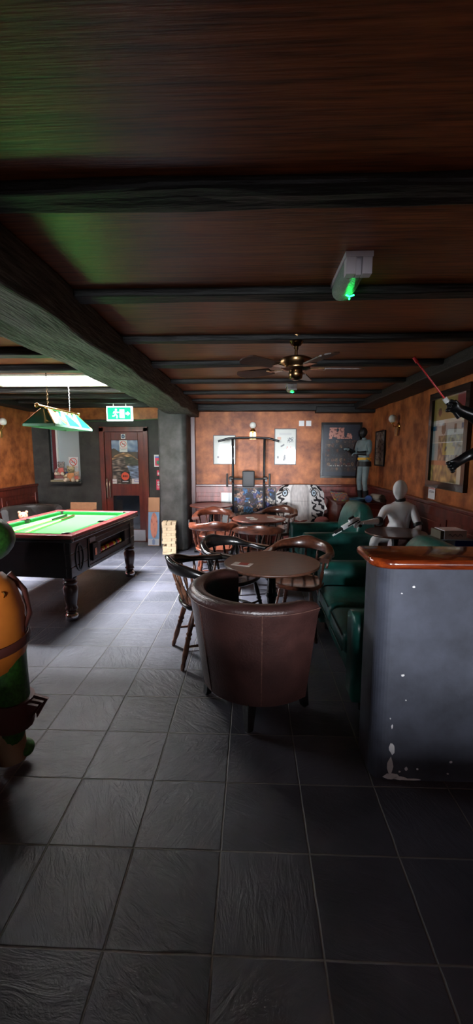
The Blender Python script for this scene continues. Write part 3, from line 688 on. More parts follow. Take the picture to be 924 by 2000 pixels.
# ------------------------------------------------------------------ green sofa and armchair  (facing +Y locally)
def rbox(x0, x1, y0, y1, z0, z1, nm, m, parent, bev=.05, M=None, seg=5):
    return MB().box(x0, x1, y0, y1, z0, z1, 0, M).build(nm, m, parent, bevel=bev, seg=seg, ang=30)
def sofa(name, label, cat, loc, rz, L_, ncush, bh=.90, m=LEATHG):
    t = thing(name, label, cat, loc, rz); h = L_/2; D_ = .42
    rbox(-h+.05, h-.05, -D_+.05, D_-.06, .09, .28, 'base', m, t, .03)
    cw = (L_-.40)/ncush
    for k in range(ncush):
        x0 = -h+.20+cw*k
        s_ = rbox(x0+.003, x0+cw-.003, -D_+.16, D_, .26, .43, 'seat_cushion', m, t, .065)
        b = MB(); q = .004; b.tube([(x0+.05, D_-.002, .395), (x0+cw-.05, D_-.002, .395)], .005, 6).tube([(x0+.05, D_-.002, .295), (x0+cw-.05, D_-.002, .295)], .005, 6); b.build('piping', LEATHG2, s_)
    # rolled backrest: profile in YZ swept along X with dropped shoulders
    rings = []; n = 24; bw = h-.10
    for i in range(n+1):
        u = -1+2*i/n; sh = (1-abs(u)**5)
        top = .62+(bh-.62)*sh**.6
        prof = [(-D_+.02, .10), (-D_-.02, .4), (-D_-.03, top-.10), (-D_-.0, top-.02), (-D_+.06, top), (-D_+.12, top-.02), (-D_+.17, top-.10), (-D_+.20, top-.25 if top > .7 else .45), (-D_+.23, .36), (-D_+.23, .10)]
        rings.append([(u*bw, y, z) for y, z in prof])
    MB().ring(rings).build('backrest', m, t, subsurf=1, ang=80)
    for s_ in (-1, 1):
        rings = []
        for y, k in ((-D_+.02, .96), (-D_+.06, 1), (D_-.12, 1), (D_-.04, .985), (D_-.02, .93)):
            c_ = s_*(h-.105); w_ = .105*k; tz = .60*(.96+.04*k)
            rings.append([(c_+dx*w_, y, z) for dx, z in ((-.80, .09), (-.85, .40), (-1.0, tz-.10), (-.98, tz-.04), (-.6, tz-.004), (0, tz+.004), (.6, tz-.004), (.98, tz-.04), (1.0, tz-.10), (.85, .40), (.8, .09))])
        MB().ring(rings).build('arm', m, t, bevel=0, ang=60)
    for x in (-h+.1, h-.1):
        for y in (-D_+.08, D_-.1):
            MB().lathe([(.02, 0), (.028, .1)], (x, y, 0), 12).build('leg', BLACKW, t)
    return t
sofa('leather_sofa', 'green leather two seat sofa behind the grey counter', 'sofa', (.98, 2.90, 0), pi/2, 1.36, 2)
sofa('leather_armchair', 'green leather armchair near the back wall', 'armchair', (.96, 5.16, 0), pi/2+.12, .96, 1, .93)
# ------------------------------------------------------------------ counter (plastered half wall with wooden top)
K = thing('counter', 'grey plastered half height counter with varnished wooden top', 'counter', (1.25, 2.0, 0))
def rounded(x0, x1, y0, y1, r, n=8):
    p_ = []
    for cx, cy, a0 in ((x0+r, y0+r, pi), ):
        p_ += [(cx+r*cos(a0+pi/2*k/n), cy+r*sin(a0+pi/2*k/n)) for k in range(n+1)]
    return p_+[(x1, y0), (x1, y1), (x0, y1)]
kb = MB().prism(rounded(-.69, .70, -.225, .0, .07), 0, 1.02).build('plaster_base', GREYPL, K, bevel=0)
kb2 = MB().prism(rounded(-.735, .71, -.27, .03, .10), 1.015, 1.058).build('counter_top', RAILW, K, bevel=.018, seg=4, ang=50)
b = MB(); rnd = random.Random(4)
def chip(x, z, rx, rz_, n=9):
    pts = [(x+rx*cos(2*pi*k/n)*(.7+.5*rnd.random()), z+rz_*sin(2*pi*k/n)*(.7+.5*rnd.random())) for k in range(n)]
    MB().prism(pts, -.2268, -.2245, axis='y').build('bare_plaster_chip', OFFWH, kb)
for x, z, rx, rz_ in ((-.60, .16, .014, .028), (-.605, .07, .014, .045), (-.60, .02, .035, .016), (-.56, .012, .03, .010), (-.5, .006, .05, .004), (-.57, .52, .008, .007), (-.545, .93, .006, .005), (-.595, .9, .004, .003), (-.53, .06, .007, .009), (-.56, .045, .005, .005), (-.33, .10, .006, .007), (-.34, .04, .005, .004), (-.605, .27, .004, .010), (-.615, .31, .003, .004), (-.55, .40, .003, .003), (-.48, .06, .005, .006)):
    chip(x, z, rx, rz_)
# ------------------------------------------------------------------ bench, cabinet along right wall, boxes
t = thing('wall_bench', 'dark fixed bench along the right wall under the dado', 'bench', (1.72, 5.22, 0))
rbox(-.20, .20, -.65, .65, .36, .46, 'bench_seat', mat('oxblood_leather', (58, 24, 22), .45), t, .03); MB().box(-.18, .20, -.64, .64, 0, .36).build('bench_base', MAHOG, t)
t = thing('low_cabinet', 'dark low cabinet against right wall holding game boxes', 'cabinet', (1.70, 3.55, 0))
MB().box(-.2, .2, -.38, .38, 0, .64).build('body', mat('very_dark_wood', (34, 20, 17), .5), t, bevel=.004); MB().box(-.22, .21, -.40, .40, .64, .665).build('top', MATS['very_dark_wood'], t, bevel=.006)
def gbox(name, label, loc, w, d, h_, rz, body, side):
    t = thing(name, label, 'box', loc, rz); MB().box(-w/2, w/2, -d/2, d/2, 0, h_).build('box_body', body, t, bevel=.003)
    return t
g = gbox('game_box', 'yellowish box at the bottom of the pile on low cabinet', (1.70, 3.64, .666), .14, .2, .06, .1, mat('ochre_card', (150, 140, 84), .6), None)
g = gbox('game_box', 'long blue and white box in the middle of the pile on low cabinet', (1.68, 3.60, .7275), .36, .22, .06, -.05, mat('pale_blue_card', (150, 180, 200), .6), None)
MB().box(.03, .181, -.112, -.110, .004, .056).build('blue_end', mat('deep_blue_card', (24, 60, 160), .5), g); MB().box(-.181, -.13, -.112, -.110, .004, .056).build('blue_end', MATS['deep_blue_card'], g); MB().box(-.12, -.04, -.112, -.110, .01, .05).build('red_band', mat('dull_red_card', (130, 60, 60), .5), g)
g = gbox('game_box', 'bright white box on top of the pile on low cabinet', (1.71, 3.60, .789), .19, .18, .075, .05, mat('bright_white_card', (250, 250, 255), .35), None)
MB().box(-.125, -.096, -.085, .085, .0, .07).build('box_lid', mat('brown_grey_card', (90, 84, 70), .6), g)
b = MB(); b.tube([(-.06+.012*k, -.0915, .035+.01*sin(k*1.7)) for k in range(11)], .003, 6); b.build('scrawl', mat('grey_ink', (130, 140, 160), .5), g)
# corner cabinet with clutter, under the grey figure
t = thing('corner_cabinet', 'dark red corner cabinet carrying the grey mannequin and clutter', 'cabinet', (1.58, 6.45, 0))
MB().box(-.34, .33, -.42, .50, 0, .78).build('body', MAHOG, t, bevel=.006); MB().box(-.36, .33, -.44, .50, .78, .805).build('top', MAHOG, t, bevel=.006)
MB().box(-.30, -.01, -.432, -.42, .08, .72).build('door', MAHOG, t, bevel=.005); MB().box(.02, .31, -.432, -.42, .08, .72).build('door', MAHOG, t, bevel=.005)
def mag(u, v): k = N3(u, v, 7); k2 = N3(u+5, v, 11); return (150+90*k, 110+110*k2, 100-60*k)
o = paint('magazine', .26, .2, 16, 12, mag, loc=(1.33, 6.12, .83), rot=(-1.0, .12, .25), thick=.012); tag(o, 'colourful magazine propped on the corner cabinet', 'magazine')
o = MB().lathe([(.001, 0), (.085, 0), (.11, .05), (.115, .06), (.105, .06), (.08, .01), (.001, .008)], n=26).build('bowl', mat('dusky_blue_glaze', (70, 110, 130), .35), loc=(1.53, 6.11, .806)); tag(o, 'blue grey bowl on the corner cabinet beside the magazine', 'bowl')
t = thing('paper_roll', 'rolled grey poster lying on the corner cabinet right of the mannequin', 'roll', (1.82, 6.08, .87), 0, rot=(pi/2, 0, .35))
b = MB(); pr_ = []
for k in range(54): a = k*.42; r = .018+.00085*k; pr_.append((r*cos(a), r*sin(a)))
b.ring([[(x, y, z) for x, y in pr_] for z in (-.11, .11)], closed=False); o = b.build('paper', mat('grey_brown_paper', (150, 138, 126), .7), t); s_ = o.modifiers.new('s', 'SOLIDIFY'); s_.thickness = .002
o = MB().lathe([(.001, 0), (.05, 0), (.05, .12), (.001, .12)], n=24).build('tin', mat('blue_tin', (50, 84, 150), .4), loc=(1.69, 6.08, .856), rot=(0, pi/2, 1.2)); tag(o, 'blue tin lying on its side on the corner cabinet', 'tin')
# ------------------------------------------------------------------ mannequins (plain generic figures)
def skin(name, verts, edges, rads, mt, parent, root=0, sub=2):
    me = bpy.data.meshes.new(name); me.from_pydata(verts, edges, []); o = bpy.data.objects.new(name, me); COL.objects.link(o); o.parent = parent
    sk = o.modifiers.new('skin', 'SKIN'); sk.use_smooth_shade = True
    if not me.skin_vertices: 
        bpy.context.view_layer.objects.active = o
    for i, r in enumerate(rads):
        sv = me.skin_vertices[0].data[i]; sv.radius = (r if isinstance(r, tuple) else (r, r)); sv.use_root = (i == root)
    su = o.modifiers.new('sub', 'SUBSURF'); su.levels = sub; su.render_levels = sub
    me.materials.append(mt); return o
def figure(parent, J, mt, name='body', s=1.0, fingers=True):
    """J: dict of joints (local). continuous body: pelvis-chest-neck, arms, legs."""
    V = []; E = []; R = []
    def add(p_, r, prev=None):
        V.append(tuple(p_)); R.append(r); i = len(V)-1
        if prev is not None: E.append((prev, i))
        return i
    k = s
    pel = add(J['pelvis'], (.145*k, .10*k)); wa = add((Vector(J['pelvis'])+Vector(J['chest']))/2, (.115*k, .085*k), pel); ch = add(J['chest'], (.15*k, .10*k), wa)
    nk = add(J['neck'], .055*k, ch); add(Vector(J['neck'])+(Vector(J['head'])-Vector(J['neck']))*.35, .05*k, nk)
    for sd in ('l', 'r'):
        sh = add(J['sh_'+sd], .06*k, ch); el = add(J['el_'+sd], .042*k, sh); 
        mid = add((Vector(J['el_'+sd])*.6+Vector(J['wr_'+sd])*.4), .040*k, el); wr = add(J['wr_'+sd], .026*k, mid)
        d = (Vector(J['wr_'+sd])-Vector(J['el_'+sd])).normalized(); side = d.cross(Vector((0, 0, 1))); side = side.normalized() if side.length > .1 else Vector((1, 0, 0))
        pm = add(Vector(J['wr_'+sd])+d*.06*k, (.036*k, .02*k), wr)
        if fingers:
            up = side.cross(d)
            for q, ln in enumerate((.075, .085, .08, .062)):
                o_ = side*(q-1.5)*.021*k; a1 = add(Vector(J['wr_'+sd])+d*.10*k+o_, .0105*k, pm); a2 = add(V[a1]+ (d*.6-up*.6)*ln*.5*k if False else Vector(V[a1])+(d*.75-up*.5)*ln*.5*k, .0095*k, a1); add(Vector(V[a2])+(d*.3-up*.8)*ln*.5*k, .008*k, a2)
            th = add(Vector(J['wr_'+sd])+d*.045*k+side*.035*k*(-1), .012*k, pm); add(Vector(V[th])+(d*.6-side*.6)*.045*k, .0095*k, th)
        hp = add(J['hp_'+sd], .085*k, pel); kn = add(J['kn_'+sd], .058*k, hp); cf = add(Vector(J['kn_'+sd])*.65+Vector(J['an_'+sd])*.35, .055*k, kn); an = add(J['an_'+sd], .035*k, cf)
        ft = Vector(J['an_'+sd]); fd = Vector(J.get('footdir', (0, 1, 0))); add(ft+fd*.14*k+Vector((0, 0, -.045*k)), (.038*k, .022*k), an)
    return skin(name, V, E, R, mt, parent)
def head(parent, c, s, mt, facing=(0, 1, 0), name='head'):
    """plain display head: egg skull, brow, nose and chin only"""
    f = Vector(facing).normalized(); rot = f.to_track_quat('Y', 'Z').to_matrix().to_4x4()
    b = MB(); n = 24; rings = []
    for i in range(n//2+1):
        th = -pi/2+pi*i/(n//2); row = []
        for k in range(n):
            a = 2*pi*k/n; v = Vector((cos(th)*cos(a)*.076, cos(th)*sin(a)*.095, sin(th)*.12))
            if v.z < 0: v.x *= 1-.35*(-v.z/.12); v.y = v.y*(1-.25*(-v.z/.12))+.012*(-v.z/.12)
            fr = max(0, v.y/.095)
            nose = math.exp(-((v.x/.013)**2+((v.z+.008)/.028)**2))*fr*.024; eye = sum(math.exp(-(((v.x-q)/.016)**2+((v.z-.018)/.012)**2)) for q in (-.03, .03))*fr*-.012
            mouth = math.exp(-((v.x/.022)**2+((v.z+.052)/.006)**2))*fr*-.006
            v.y += nose+eye+mouth
            row.append((rot @ (v*s))+Vector(c))
        rings.append(row)
    o = MB().ring(rings).build(name, mt, parent, ang=80); su = o.modifiers.new('s', 'SUBSURF'); su.levels = 1; su.render_levels = 1
    return o
# white seated figure, right arm reaching to our left with a toy blaster
wf = thing('seated_mannequin', 'white seated mannequin pointing a white and black toy blaster', 'mannequin', (1.66, 4.72, .50))
fd = Vector((-.75, -.66, 0)).normalized(); sd = Vector((fd.y, -fd.x, 0))       # sd: figure's right side
# mannequin faces the camera-left; its right arm is the one reaching left in view
L0 = lambda f_, r_, z_: (fd*f_+sd*r_+Vector((0, 0, z_)))
J = dict(pelvis=L0(-.02, 0, .10), chest=L0(-.03, 0, .36), neck=L0(-.02, 0, .47), head=L0(0, 0, .60),
         sh_r=Vector((-.17, -.05, .40)), el_r=Vector((-.25, -.12, .27)), wr_r=Vector((-.43, -.20, .265)),
         sh_l=Vector((.13, -.06, .40)), el_l=Vector((.17, -.16, .19)), wr_l=Vector((-.02, -.24, .12)),
         hp_r=L0(.06, .09, .07), kn_r=L0(.30, .11, .06), an_r=L0(.33, .11, -.35), hp_l=L0(.06, -.09, .07), kn_l=L0(.30, -.11, .06), an_l=L0(.33, -.11, -.35), footdir=tuple(fd*.7))
bd = figure(wf, J, GLOSSW, s=.92)
head(wf, L0(.0, 0, .60), .98, GLOSSW, (-.8, -.6, -.08))
b = MB(); b.tube([L0(-.02, 0, .465), L0(-.015, 0, .51)], .056, 16); b.build('neck_joint', BLACKP, wf)
b = MB(); e = J['el_r']; d = (J['wr_r']-J['el_r']).normalized(); b.tube([e-d*.012, e+d*.03], .052, 14); b.build('elbow_joint', BLACKP, wf)
b = MB(); e = J['el_l']; d = (J['el_l']-J['sh_l']).normalized(); b.tube([e-d*.07, e-d*.035], .052, 14); b.build('elbow_joint', BLACKP, wf)
G = thing('toy_blaster', 'white and black toy blaster held by the white mannequin', 'toy', wf.location+J['wr_r']+Vector((-.075, -.035, .01)), 0, rot=(0, radians(26), radians(196)))
MB().box(-.02, .20, -.02, .02, .01, .055).box(.02, .10, -.016, .016, .055, .075).build('receiver', GLOSSW, G, bevel=.004)
MB().tube([(.18, 0, .03), (.30, 0, .03)], .017, 12).box(.0, .14, -.022, .022, .022, .034).build('barrel', BLACKP, G)
MB().tube([(.22, 0, .012), (.33, 0, .012)], .011, 10).build('under_barrel', GLOSSW, G)
MB().box(-.015, .02, -.014, .014, -.06, .015).build('grip', BLACKP, G, bevel=.004); MB().box(.03, .09, -.012, .012, .075, .095).build('sight', BLACKP, G, bevel=.003)
# grey standing figure on the corner cabinet (about 1.07 m)
gf = thing('standing_mannequin', 'small grey mannequin with black top standing on corner cabinet', 'mannequin', (1.66, 6.28, .806))
fd = Vector((-.9, -.43, 0)).normalized(); sd = Vector((fd.y, -fd.x, 0))
GREYF = mat('grey_suit', (112, 128, 130), .55, var=.2, scale=9); k = .62
L0 = lambda f_, r_, z_: (fd*f_+sd*r_+Vector((0, 0, z_)))*k
J = dict(pelvis=L0(0, 0, .92), chest=L0(.02, 0, 1.32), neck=L0(.02, 0, 1.46), head=L0(.04, 0, 1.62),
         sh_r=L0(.02, .19, 1.40), el_r=L0(.05, .27, 1.14), wr_r=L0(.28, .22, 1.22), sh_l=L0(.02, -.19, 1.40), el_l=L0(.08, -.27, 1.14), wr_l=L0(.24, -.10, 1.14),
         hp_r=L0(0, .09, .88), kn_r=L0(.04, .11, .48), an_r=L0(-.02, .11, .08), hp_l=L0(0, -.09, .88), kn_l=L0(.06, -.11, .48), an_l=L0(.0, -.12, .08), footdir=tuple(fd))
figure(gf, J, GREYF, s=k*1.12)
head(gf, L0(.05, 0, 1.62), k*1.05, BLACKP, fd)
for nm, a in (('boot', 'r'), ('boot', 'l')):
    A = J['an_'+a]; Kn = J['kn_'+a]; b = MB(); b.tube([A+(Kn-A)*.45, A+(Kn-A)*.2, A, A+Vector((0, 0, -.03))], [.043, .036, .03, .033], 14); b.tube([A+Vector((0, 0, -.026)), A+fd*.06+Vector((0, 0, -.03)), A+fd*.11+Vector((0, 0, -.034))], [.026, .022, .014], 12); b.build(nm, BLACKP, gf)
b = MB(); b.tube([L0(0, 0, .83), L0(0, 0, .95)], [.108, .10], 20); b.build('trunks', BLACKP, gf)
b = MB(); b.tube([L0(0, 0, .985), L0(0, 0, 1.04)], [.096, .094], 20); b.build('sash', mat('ochre_sash', (214, 160, 30), .5), gf)
for a in ('r', 'l'):
    E_, W_ = J['el_'+a], J['wr_'+a]; b = MB(); b.tube([E_*.7+W_*.3, W_, W_+(W_-E_).normalized()*.025], [.036, .026, .030], 12); b.build('glove', BLACKP, gf)
# black robed figure at the right edge, only its arms reach into view
bf = thing('robed_mannequin', 'black robed mannequin at right edge, only its gloved arms showing', 'mannequin', (1.76, 2.86, 0))
BLKG = mat('black_glossy_cloth', (16, 16, 18), .3, coat=.2)
b = MB(); b.lathe([(.17, 0), (.16, .5), (.13, 1.0), (.15, 1.3), (.13, 1.50), (.06, 1.58)], n=20).build('robe', BLKG, bf, ang=60)
head(bf, (0, 0, 1.72), 1.0, BLKG, (-1, .1, 0))
def arm(pts, rr): 
    V = [Vector(p_)-Vector((1.76, 2.86, 0)) for p_ in pts]; E = [(i, i+1) for i in range(len(V)-1)]; R = list(rr); d = (V[-1]-V[-2]).normalized(); pi_ = len(V)-1
    sd_ = d.cross(Vector((0, 0, 1))).normalized(); up = sd_.cross(d)
    for q in range(4):
        a = len(V); V.append(V[pi_]+d*.035+up*(q-1.5)*.022+sd_*.01); R.append(.012); E.append((pi_, a)); V.append(V[a]+d*.012-sd_*.03); R.append(.011); E.append((a, a+1)); V.append(V[a+1]-d*.022-sd_*.006); R.append(.010); E.append((a+1, a+2))
    a = len(V); V.append(V[pi_]-sd_*.03+up*.03); R.append(.013); E.append((pi_, a)); V.append(V[a]+d*.03+up*.01); R.append(.011); E.append((a, a+1))
    return skin('arm', [tuple(v) for v in V], E, R, BLKG, bf)
arm([(1.70, 2.9, 1.46), (1.66, 2.98, 1.66), (1.53, 3.0, 1.765), (1.43, 3.0, 1.80), (1.39, 3.0, 1.815)], [.07, .06, .05, .037, .036])
arm([(1.70, 2.82, 1.46), (1.64, 2.92, 1.54), (1.53, 3.0, 1.50), (1.45, 3.0, 1.45), (1.42, 3.0, 1.43)], [.07, .055, .042, .034, .034])
R0 = Vector((1.335, 3.0, 1.865)); R1 = Vector((1.10, 3.0, 2.15)); d = (R1-R0).normalized()
t = thing('red_rod', 'thin red plastic rod with white collar held in a black glove', 'rod', R0)
MB().tube([(0, 0, 0), d*.33], .0055, 10).tube([d*.33, d*.375], [.012, .010], 10).build('rod', REDROD, t)
MB().tube([-d*.015, d*.02], .017, 12).build('collar', WHITEP, t)
MB().tube([-d*.15, -d*.015], .016, 12).build('hilt', BLACKM, t)
# green and orange padded figure at the left edge (plain: no face, no marks)
tf = thing('padded_statue', 'green and orange padded statue cut off by the left edge', 'statue', (-1.22, 1.82, 0))
GRN = mat('speckled_green', (52, 104, 34), .5, rgb2=(26, 62, 18), scale=60, detail=5); ORG = mat('amber_padding', (206, 120, 44), .45, rgb2=(180, 96, 32), scale=4)
V = [(0, 0, .56), (0, 0, .75), (0, 0, .92), (0, 0, 1.02), (.07, -.02, .5), (.10, -.03, .33), (.07, -.01, .16), (.055, .0, .07), (.15, .05, .048), (-.07, -.02, .5), (-.11, -.09, .33), (-.05, -.12, .16), (-.03, -.13, .07), (.07, -.17, .045),
     (-.14, 0, .86), (-.22, .03, .66), (-.16, .08, .5)]
E_ = [(0, 1), (1, 2), (2, 3), (0, 4), (4, 5), (5, 6), (6, 7), (7, 8), (0, 9), (9, 10), (10, 11), (11, 12), (12, 13), (2, 14), (14, 15), (15, 16)]
skin('body', V, E_, [.13, .14, .12, .06, .10, .085, .06, .06, .05, .10, .085, .06, .06, .05, .06, .05, .045], GRN, tf)
b = MB(); b.sphere((.0, .0, 1.115), .13, 22, sc=(1.0, 1.05, .85)); b.build('head', GRN, tf, ang=80)
b = MB(); rings = []
for z, rx, ry in ((.47, .09, .09), (.52, .15, .15), (.62, .172, .165), (.78, .165, .16), (.90, .13, .13), (.955, .08, .08)):
    rings.append([(rx*cos(a)-.005, ry*sin(a)-.02, z+.012*cos(2*a)) for a in [2*pi*q/24 for q in range(24)]])
b.ring(rings); b.build('padded_vest', ORG, tf, ang=80)
b = MB(); b.tube([(.176*cos(a)-.005, .17*sin(a)-.02, .645+.02*sin(a)) for a in [2*pi*q/32 for q in range(33)]], .024, 10, sx=.35); b.build('belt', mat('maroon_strap', (88, 42, 34), .6), tf)
b = MB(); b.tube([(.15, -.03+.0, .64), (.165, .05, .75), (.14, .06, .86), (.09, .03, .95)], .018, 8, sx=.5); b.build('strap', MATS['maroon_strap'], tf)
b = MB()
for z in (.88, .84): b.tube([(.115+.012*cos(a), -.075, z+.014*sin(a)) for a in [2*pi*q/12 for q in range(13)]], .0035, 6)
b.build('ring', BRASS, tf)
for (x, y) in ((.055, -.005), (-.035, -.13)):
    b = MB(); b.lathe([(.064, .20), (.066, .15), (.070, .10), (.072, .035)], (x, y, 0), 18); b.build('ankle_wrap', mat('tan_wrap', (138, 112, 86), .8), tf, ang=60)
b = MB()
for q in (-1, 0, 1): b.prism([(.15+q*.03, .36), (.24+q*.01, .34), (.17+q*.02, .24)], -.03+q*.03, -.015+q*.03, axis='y')
b.lathe([(.088, .22), (.10, .30), (.098, .36)], (.09, -.02, 0), 16); b.build('knee_pad', mat('dark_maroon_pad', (70, 26, 22), .6), tf)
# ------------------------------------------------------------------ power tower (pull up frame)
Gm = thing('pull_up_tower', 'black steel pull-up tower standing against the orange wall', 'gym frame', (-.05, 6.38, 0))
def bar(nm, pts, r=.018): return MB().tube(pts, r, 10).build(nm, BLACKM, Gm)
for s in (-1, 1):
    bar('upright', [(s*.24, .12, .04), (s*.24, .08, 1.0), (s*.24, .05, 1.35), (s*.24, .03, 1.62), (s*.24, -.02, 1.73)], .02)
    bar('foot_bar', [(s*.26, -.38, .02), (s*.26, .42, .02)], .02)
    bar('side_arm', [(s*.24, .07, 1.08), (s*.25, -.12, 1.12), (s*.26, -.30, 1.12)], .017)
    MB().box(s*.25-.035, s*.25+.035, -.30, -.04, 1.135, 1.17).build('arm_pad', BLACKP, Gm, bevel=.012, seg=3)
    MB().tube([(s*.26+s*.05, -.27, 1.02), (s*.26+s*.05, -.27, 1.22)], .015, 10).build('hand_grip', BLACKP, Gm)
    bar('support_knee', [(s*.24, .10, .62), (s*.24, -.12, .3), (s*.26, -.3, .03)], .014)
bar('pull_up_bar', [(-.46, -.02, 1.69), (-.30, -.02, 1.735), (-.15, -.02, 1.745), (.15, -.02, 1.745), (.30, -.02, 1.735), (.46, -.02, 1.69)], .016)
bar('cross_bar', [(-.24, .07, 1.12), (.24, .07, 1.12)], .014); bar('cross_bar', [(-.26, .40, .04), (.26, .40, .04)], .014)
MB().box(-.095, .095, -.02, .04, 1.0, 1.25).build('back_pad', mat('pad_vinyl', (42, 42, 44), .55), Gm, bevel=.02, seg=4)
# collage board leaning behind it and framed prints
_r = random.Random(11)
_seeds = [(_r.random(), _r.random(), _r.choice([(60, 44, 46), (150, 110, 90), (36, 34, 44), (60, 110, 160), (110, 74, 78), (190, 180, 170), (40, 46, 76), (96, 60, 44), (84, 84, 140), (30, 26, 30), (170, 130, 110)]), _r.uniform(.6, 1.6)) for _ in range(130)]
def collage(u, v):
    x, y = u+.03*N3(u, v, 14), v+.03*N3(v, u, 14, 3)
    c_ = min(_seeds, key=lambda q: max(abs(q[0]-x)*q[3], abs(q[1]-y)))[2]
    k = .8+.7*N3(u*1.6, v, 20)
    return tuple(max(0, min(255, q*k)) for q in c_)
def frame(name, label, loc, w, h, rz, fn, nx, ny, fw=.02, fm=BLACKM, mt=COLG, tilt=0, cat='picture', dep=.02):
    t = thing(name, label, cat, loc, rot=(tilt, 0, rz)); b = MB()
    b.box(-w/2, w/2, -dep, 0, 0, fw).box(-w/2, w/2, -dep, 0, h-fw, h).box(-w/2, -w/2+fw, -dep, 0, fw, h-fw).box(w/2-fw, w/2, -dep, 0, fw, h-fw)
    b.build('frame', fm, t, bevel=.002); MB().box(-w/2+.004, w/2-.004, -.005, 0, .004, h-.004).build('backing', BLACKP, t)
    paint('print', w-2*fw, h-2*fw, nx, ny, fn, t, (0, -.008, fw), mt=mt)
    return t
frame('collage_board', 'colourful photo collage board leaning behind the pull-up tower', (.04, 6.84, .34), .72, .62, 0, collage, 88, 70, .015, BLACKM, COLM, tilt=-.12)
def whiteblue(u, v):
    if abs(u-.23) < .06*(1-(v-.62)/.25)+.0 and .5 < v < .85: return (50, 70, 140)
    if .2 < u < .26 and .35 < v < .6: return (90, 60, 60)
    return (205, 208, 206)
frame('leaning_print', 'wide white print with blue shape leaning on the back wall wainscot', (.0, 6.945, .28), 1.06, .60, 0, whiteblue, 60, 30, .02, mat('rose_frame', (150, 84, 76), .4), tilt=-.04)
def sheet1(u, v):
    if .55 < v < .75 and .2 < u < .9 and (v*40) % 1 < .4: return (176, 178, 172)
    if (u-.2)**2*.6+(v-.24)**2 < .0012: return (70, 50, 60)
    if .4 < u < .52 and .55 < v < .6: return (150, 140, 130)
    return (180, 181, 172)
frame('picture_frame', 'framed white document with small motif, left of the brass wall light', (-.455, 6.995, 1.33), .37, .48, 0, sheet1, 40, 50, .012, BLACKM)
def sheet2(u, v):
    if .84 < v < .9 and .2 < u < .8: return (170, 170, 166)
    if .10 < u < .30 and .70 < v < .79: return (196, 132, 104) if ((u-.2)**2+(v-.75)**2) < .004 else (176, 150, 120)
    if .62 < u < .88 and .62+.1*(u-.7) < v < .76+.1*(u-.7): return (60, 70, 68) if N3(u, v, 30) > -.1 else (190, 190, 186)
    if .28 < u < .46 and .5 < v < .58 and abs((v-.5)-(u-.28)*.4) < .025: return (50, 50, 54)
    if .5 < u < .85 and .42 < v < .52 and N3(u, v, 14) > .12: return (186, 140, 130)
    if .36 < u < .62 and .10 < v < .26 and abs(abs(u-.49)-.25*(.28-v)) < .035: return (52, 50, 52)
    if (u-.15)**2+(v-.2)**2 < .0014: return (60, 50, 60)
    return (186, 187, 178)
frame('picture_frame', 'framed white sheet of small motifs, right of the brass wall light', (.55, 6.995, 1.325), .36, .59, 0, sheet2, 44, 60, .012, BLACKM)
def bigposter(u, v):
    n = N3(u, v, 9); base = (24, 34, 50)
    if v > .70:
        ttl = (abs(u-.38) < .20 and .84 < v < .95) or (abs(u-.48) < .32 and .73 < v < .84)
        if ttl and n+.35*cos(u*34)*.4 > -.28: return (196, 132, 116) if N3(u, v, 26) > -.2 else (120, 74, 66)
        return base
    if v < .08 or u < .08 or u > .93: return base
    cx, cy = int(u*9), int(v*11); r = random.Random(cx*31+cy*17)
    if ((u*9) % 1-.5)**2+((v*11) % 1-.5)**2 < .15+n*.2: k = .6+.7*N3(u, v, 40); q = r.choice([(130, 84, 66), (98, 80, 74), (74, 60, 58), (150, 112, 84), (60, 66, 76), (116, 52, 44)]); return tuple(max(0, c_*k) for c_ in q)
    if abs(v-.2) < .012 and .15 < u < .8 and N3(u*5, 0, 30) > 0: return (190, 190, 180)
    return (38, 34, 38)
frame('poster_frame', 'large black framed dark blue collage poster with pink lettering shapes', (1.46, 6.99, 1.11), .66, .90, 0, bigposter, 80, 110, .035, BLACKW, dep=.03)
def narrow(u, v):
    if v < .12: return (150, 140, 112)
    if N3(u*1.5, v*3, 5) > .15: return (84, 56, 46)
    return (150, 134, 120)
frame('picture_frame', 'narrow pale picture on the right wall near the corner', (1.945, 6.46, 1.32), .46, .53, -pi/2, narrow, 20, 36, .02, BLACKM)
def comic(u, v):
    if v > .74: 
        if (u-.2)**2+(v-.84)**2*1.5 < .0035: return (84, 44, 40)
        if u > .72 and v > .86: return (130, 44, 54)
        return (142, 124, 68)
    if v > .72: return (200, 200, 190)
    if .70 > v > .48:
        if v > .6 and (u < .14 or u > .86) and .62 < v < .68: return (30, 90, 120)
        if v < .56 and u > .2: return tuple(max(0, c_*(.8+.8*N3(u, v, 18))) for c_ in (120, 116, 70))
        if (u-.35)**2+(v-.64)**2 < .005 or (abs(u-.7) < .04 and .58 < v < .68): return (80, 74, 60)
        return (168, 172, 170)
    if v > .465: return (200, 200, 192)
    if v > .26:
        if u < .2: return (140, 158, 160)
        if .35 < u < .72 and v > .32: return (150, 138, 44) if N3(u, v, 10) > -.25 else (70, 50, 40)
        return tuple(max(0, c_*(.8+.8*N3(u, v, 16))) for c_ in (122, 108, 84))
    if v > .2: return (156, 96, 60) if u < .5 else (150, 138, 84)
    if u > .82: return (190, 190, 170)
    return tuple(max(0, c_*(.9+.6*N3(u, v, 14))) for c_ in (158, 138, 84))
frame('poster_frame', 'tall black framed yellow page montage on the right wall', (1.945, 4.26, 1.15), .84, .98, -pi/2, comic, 60, 90, .07, BLACKW, COLG, dep=.035)
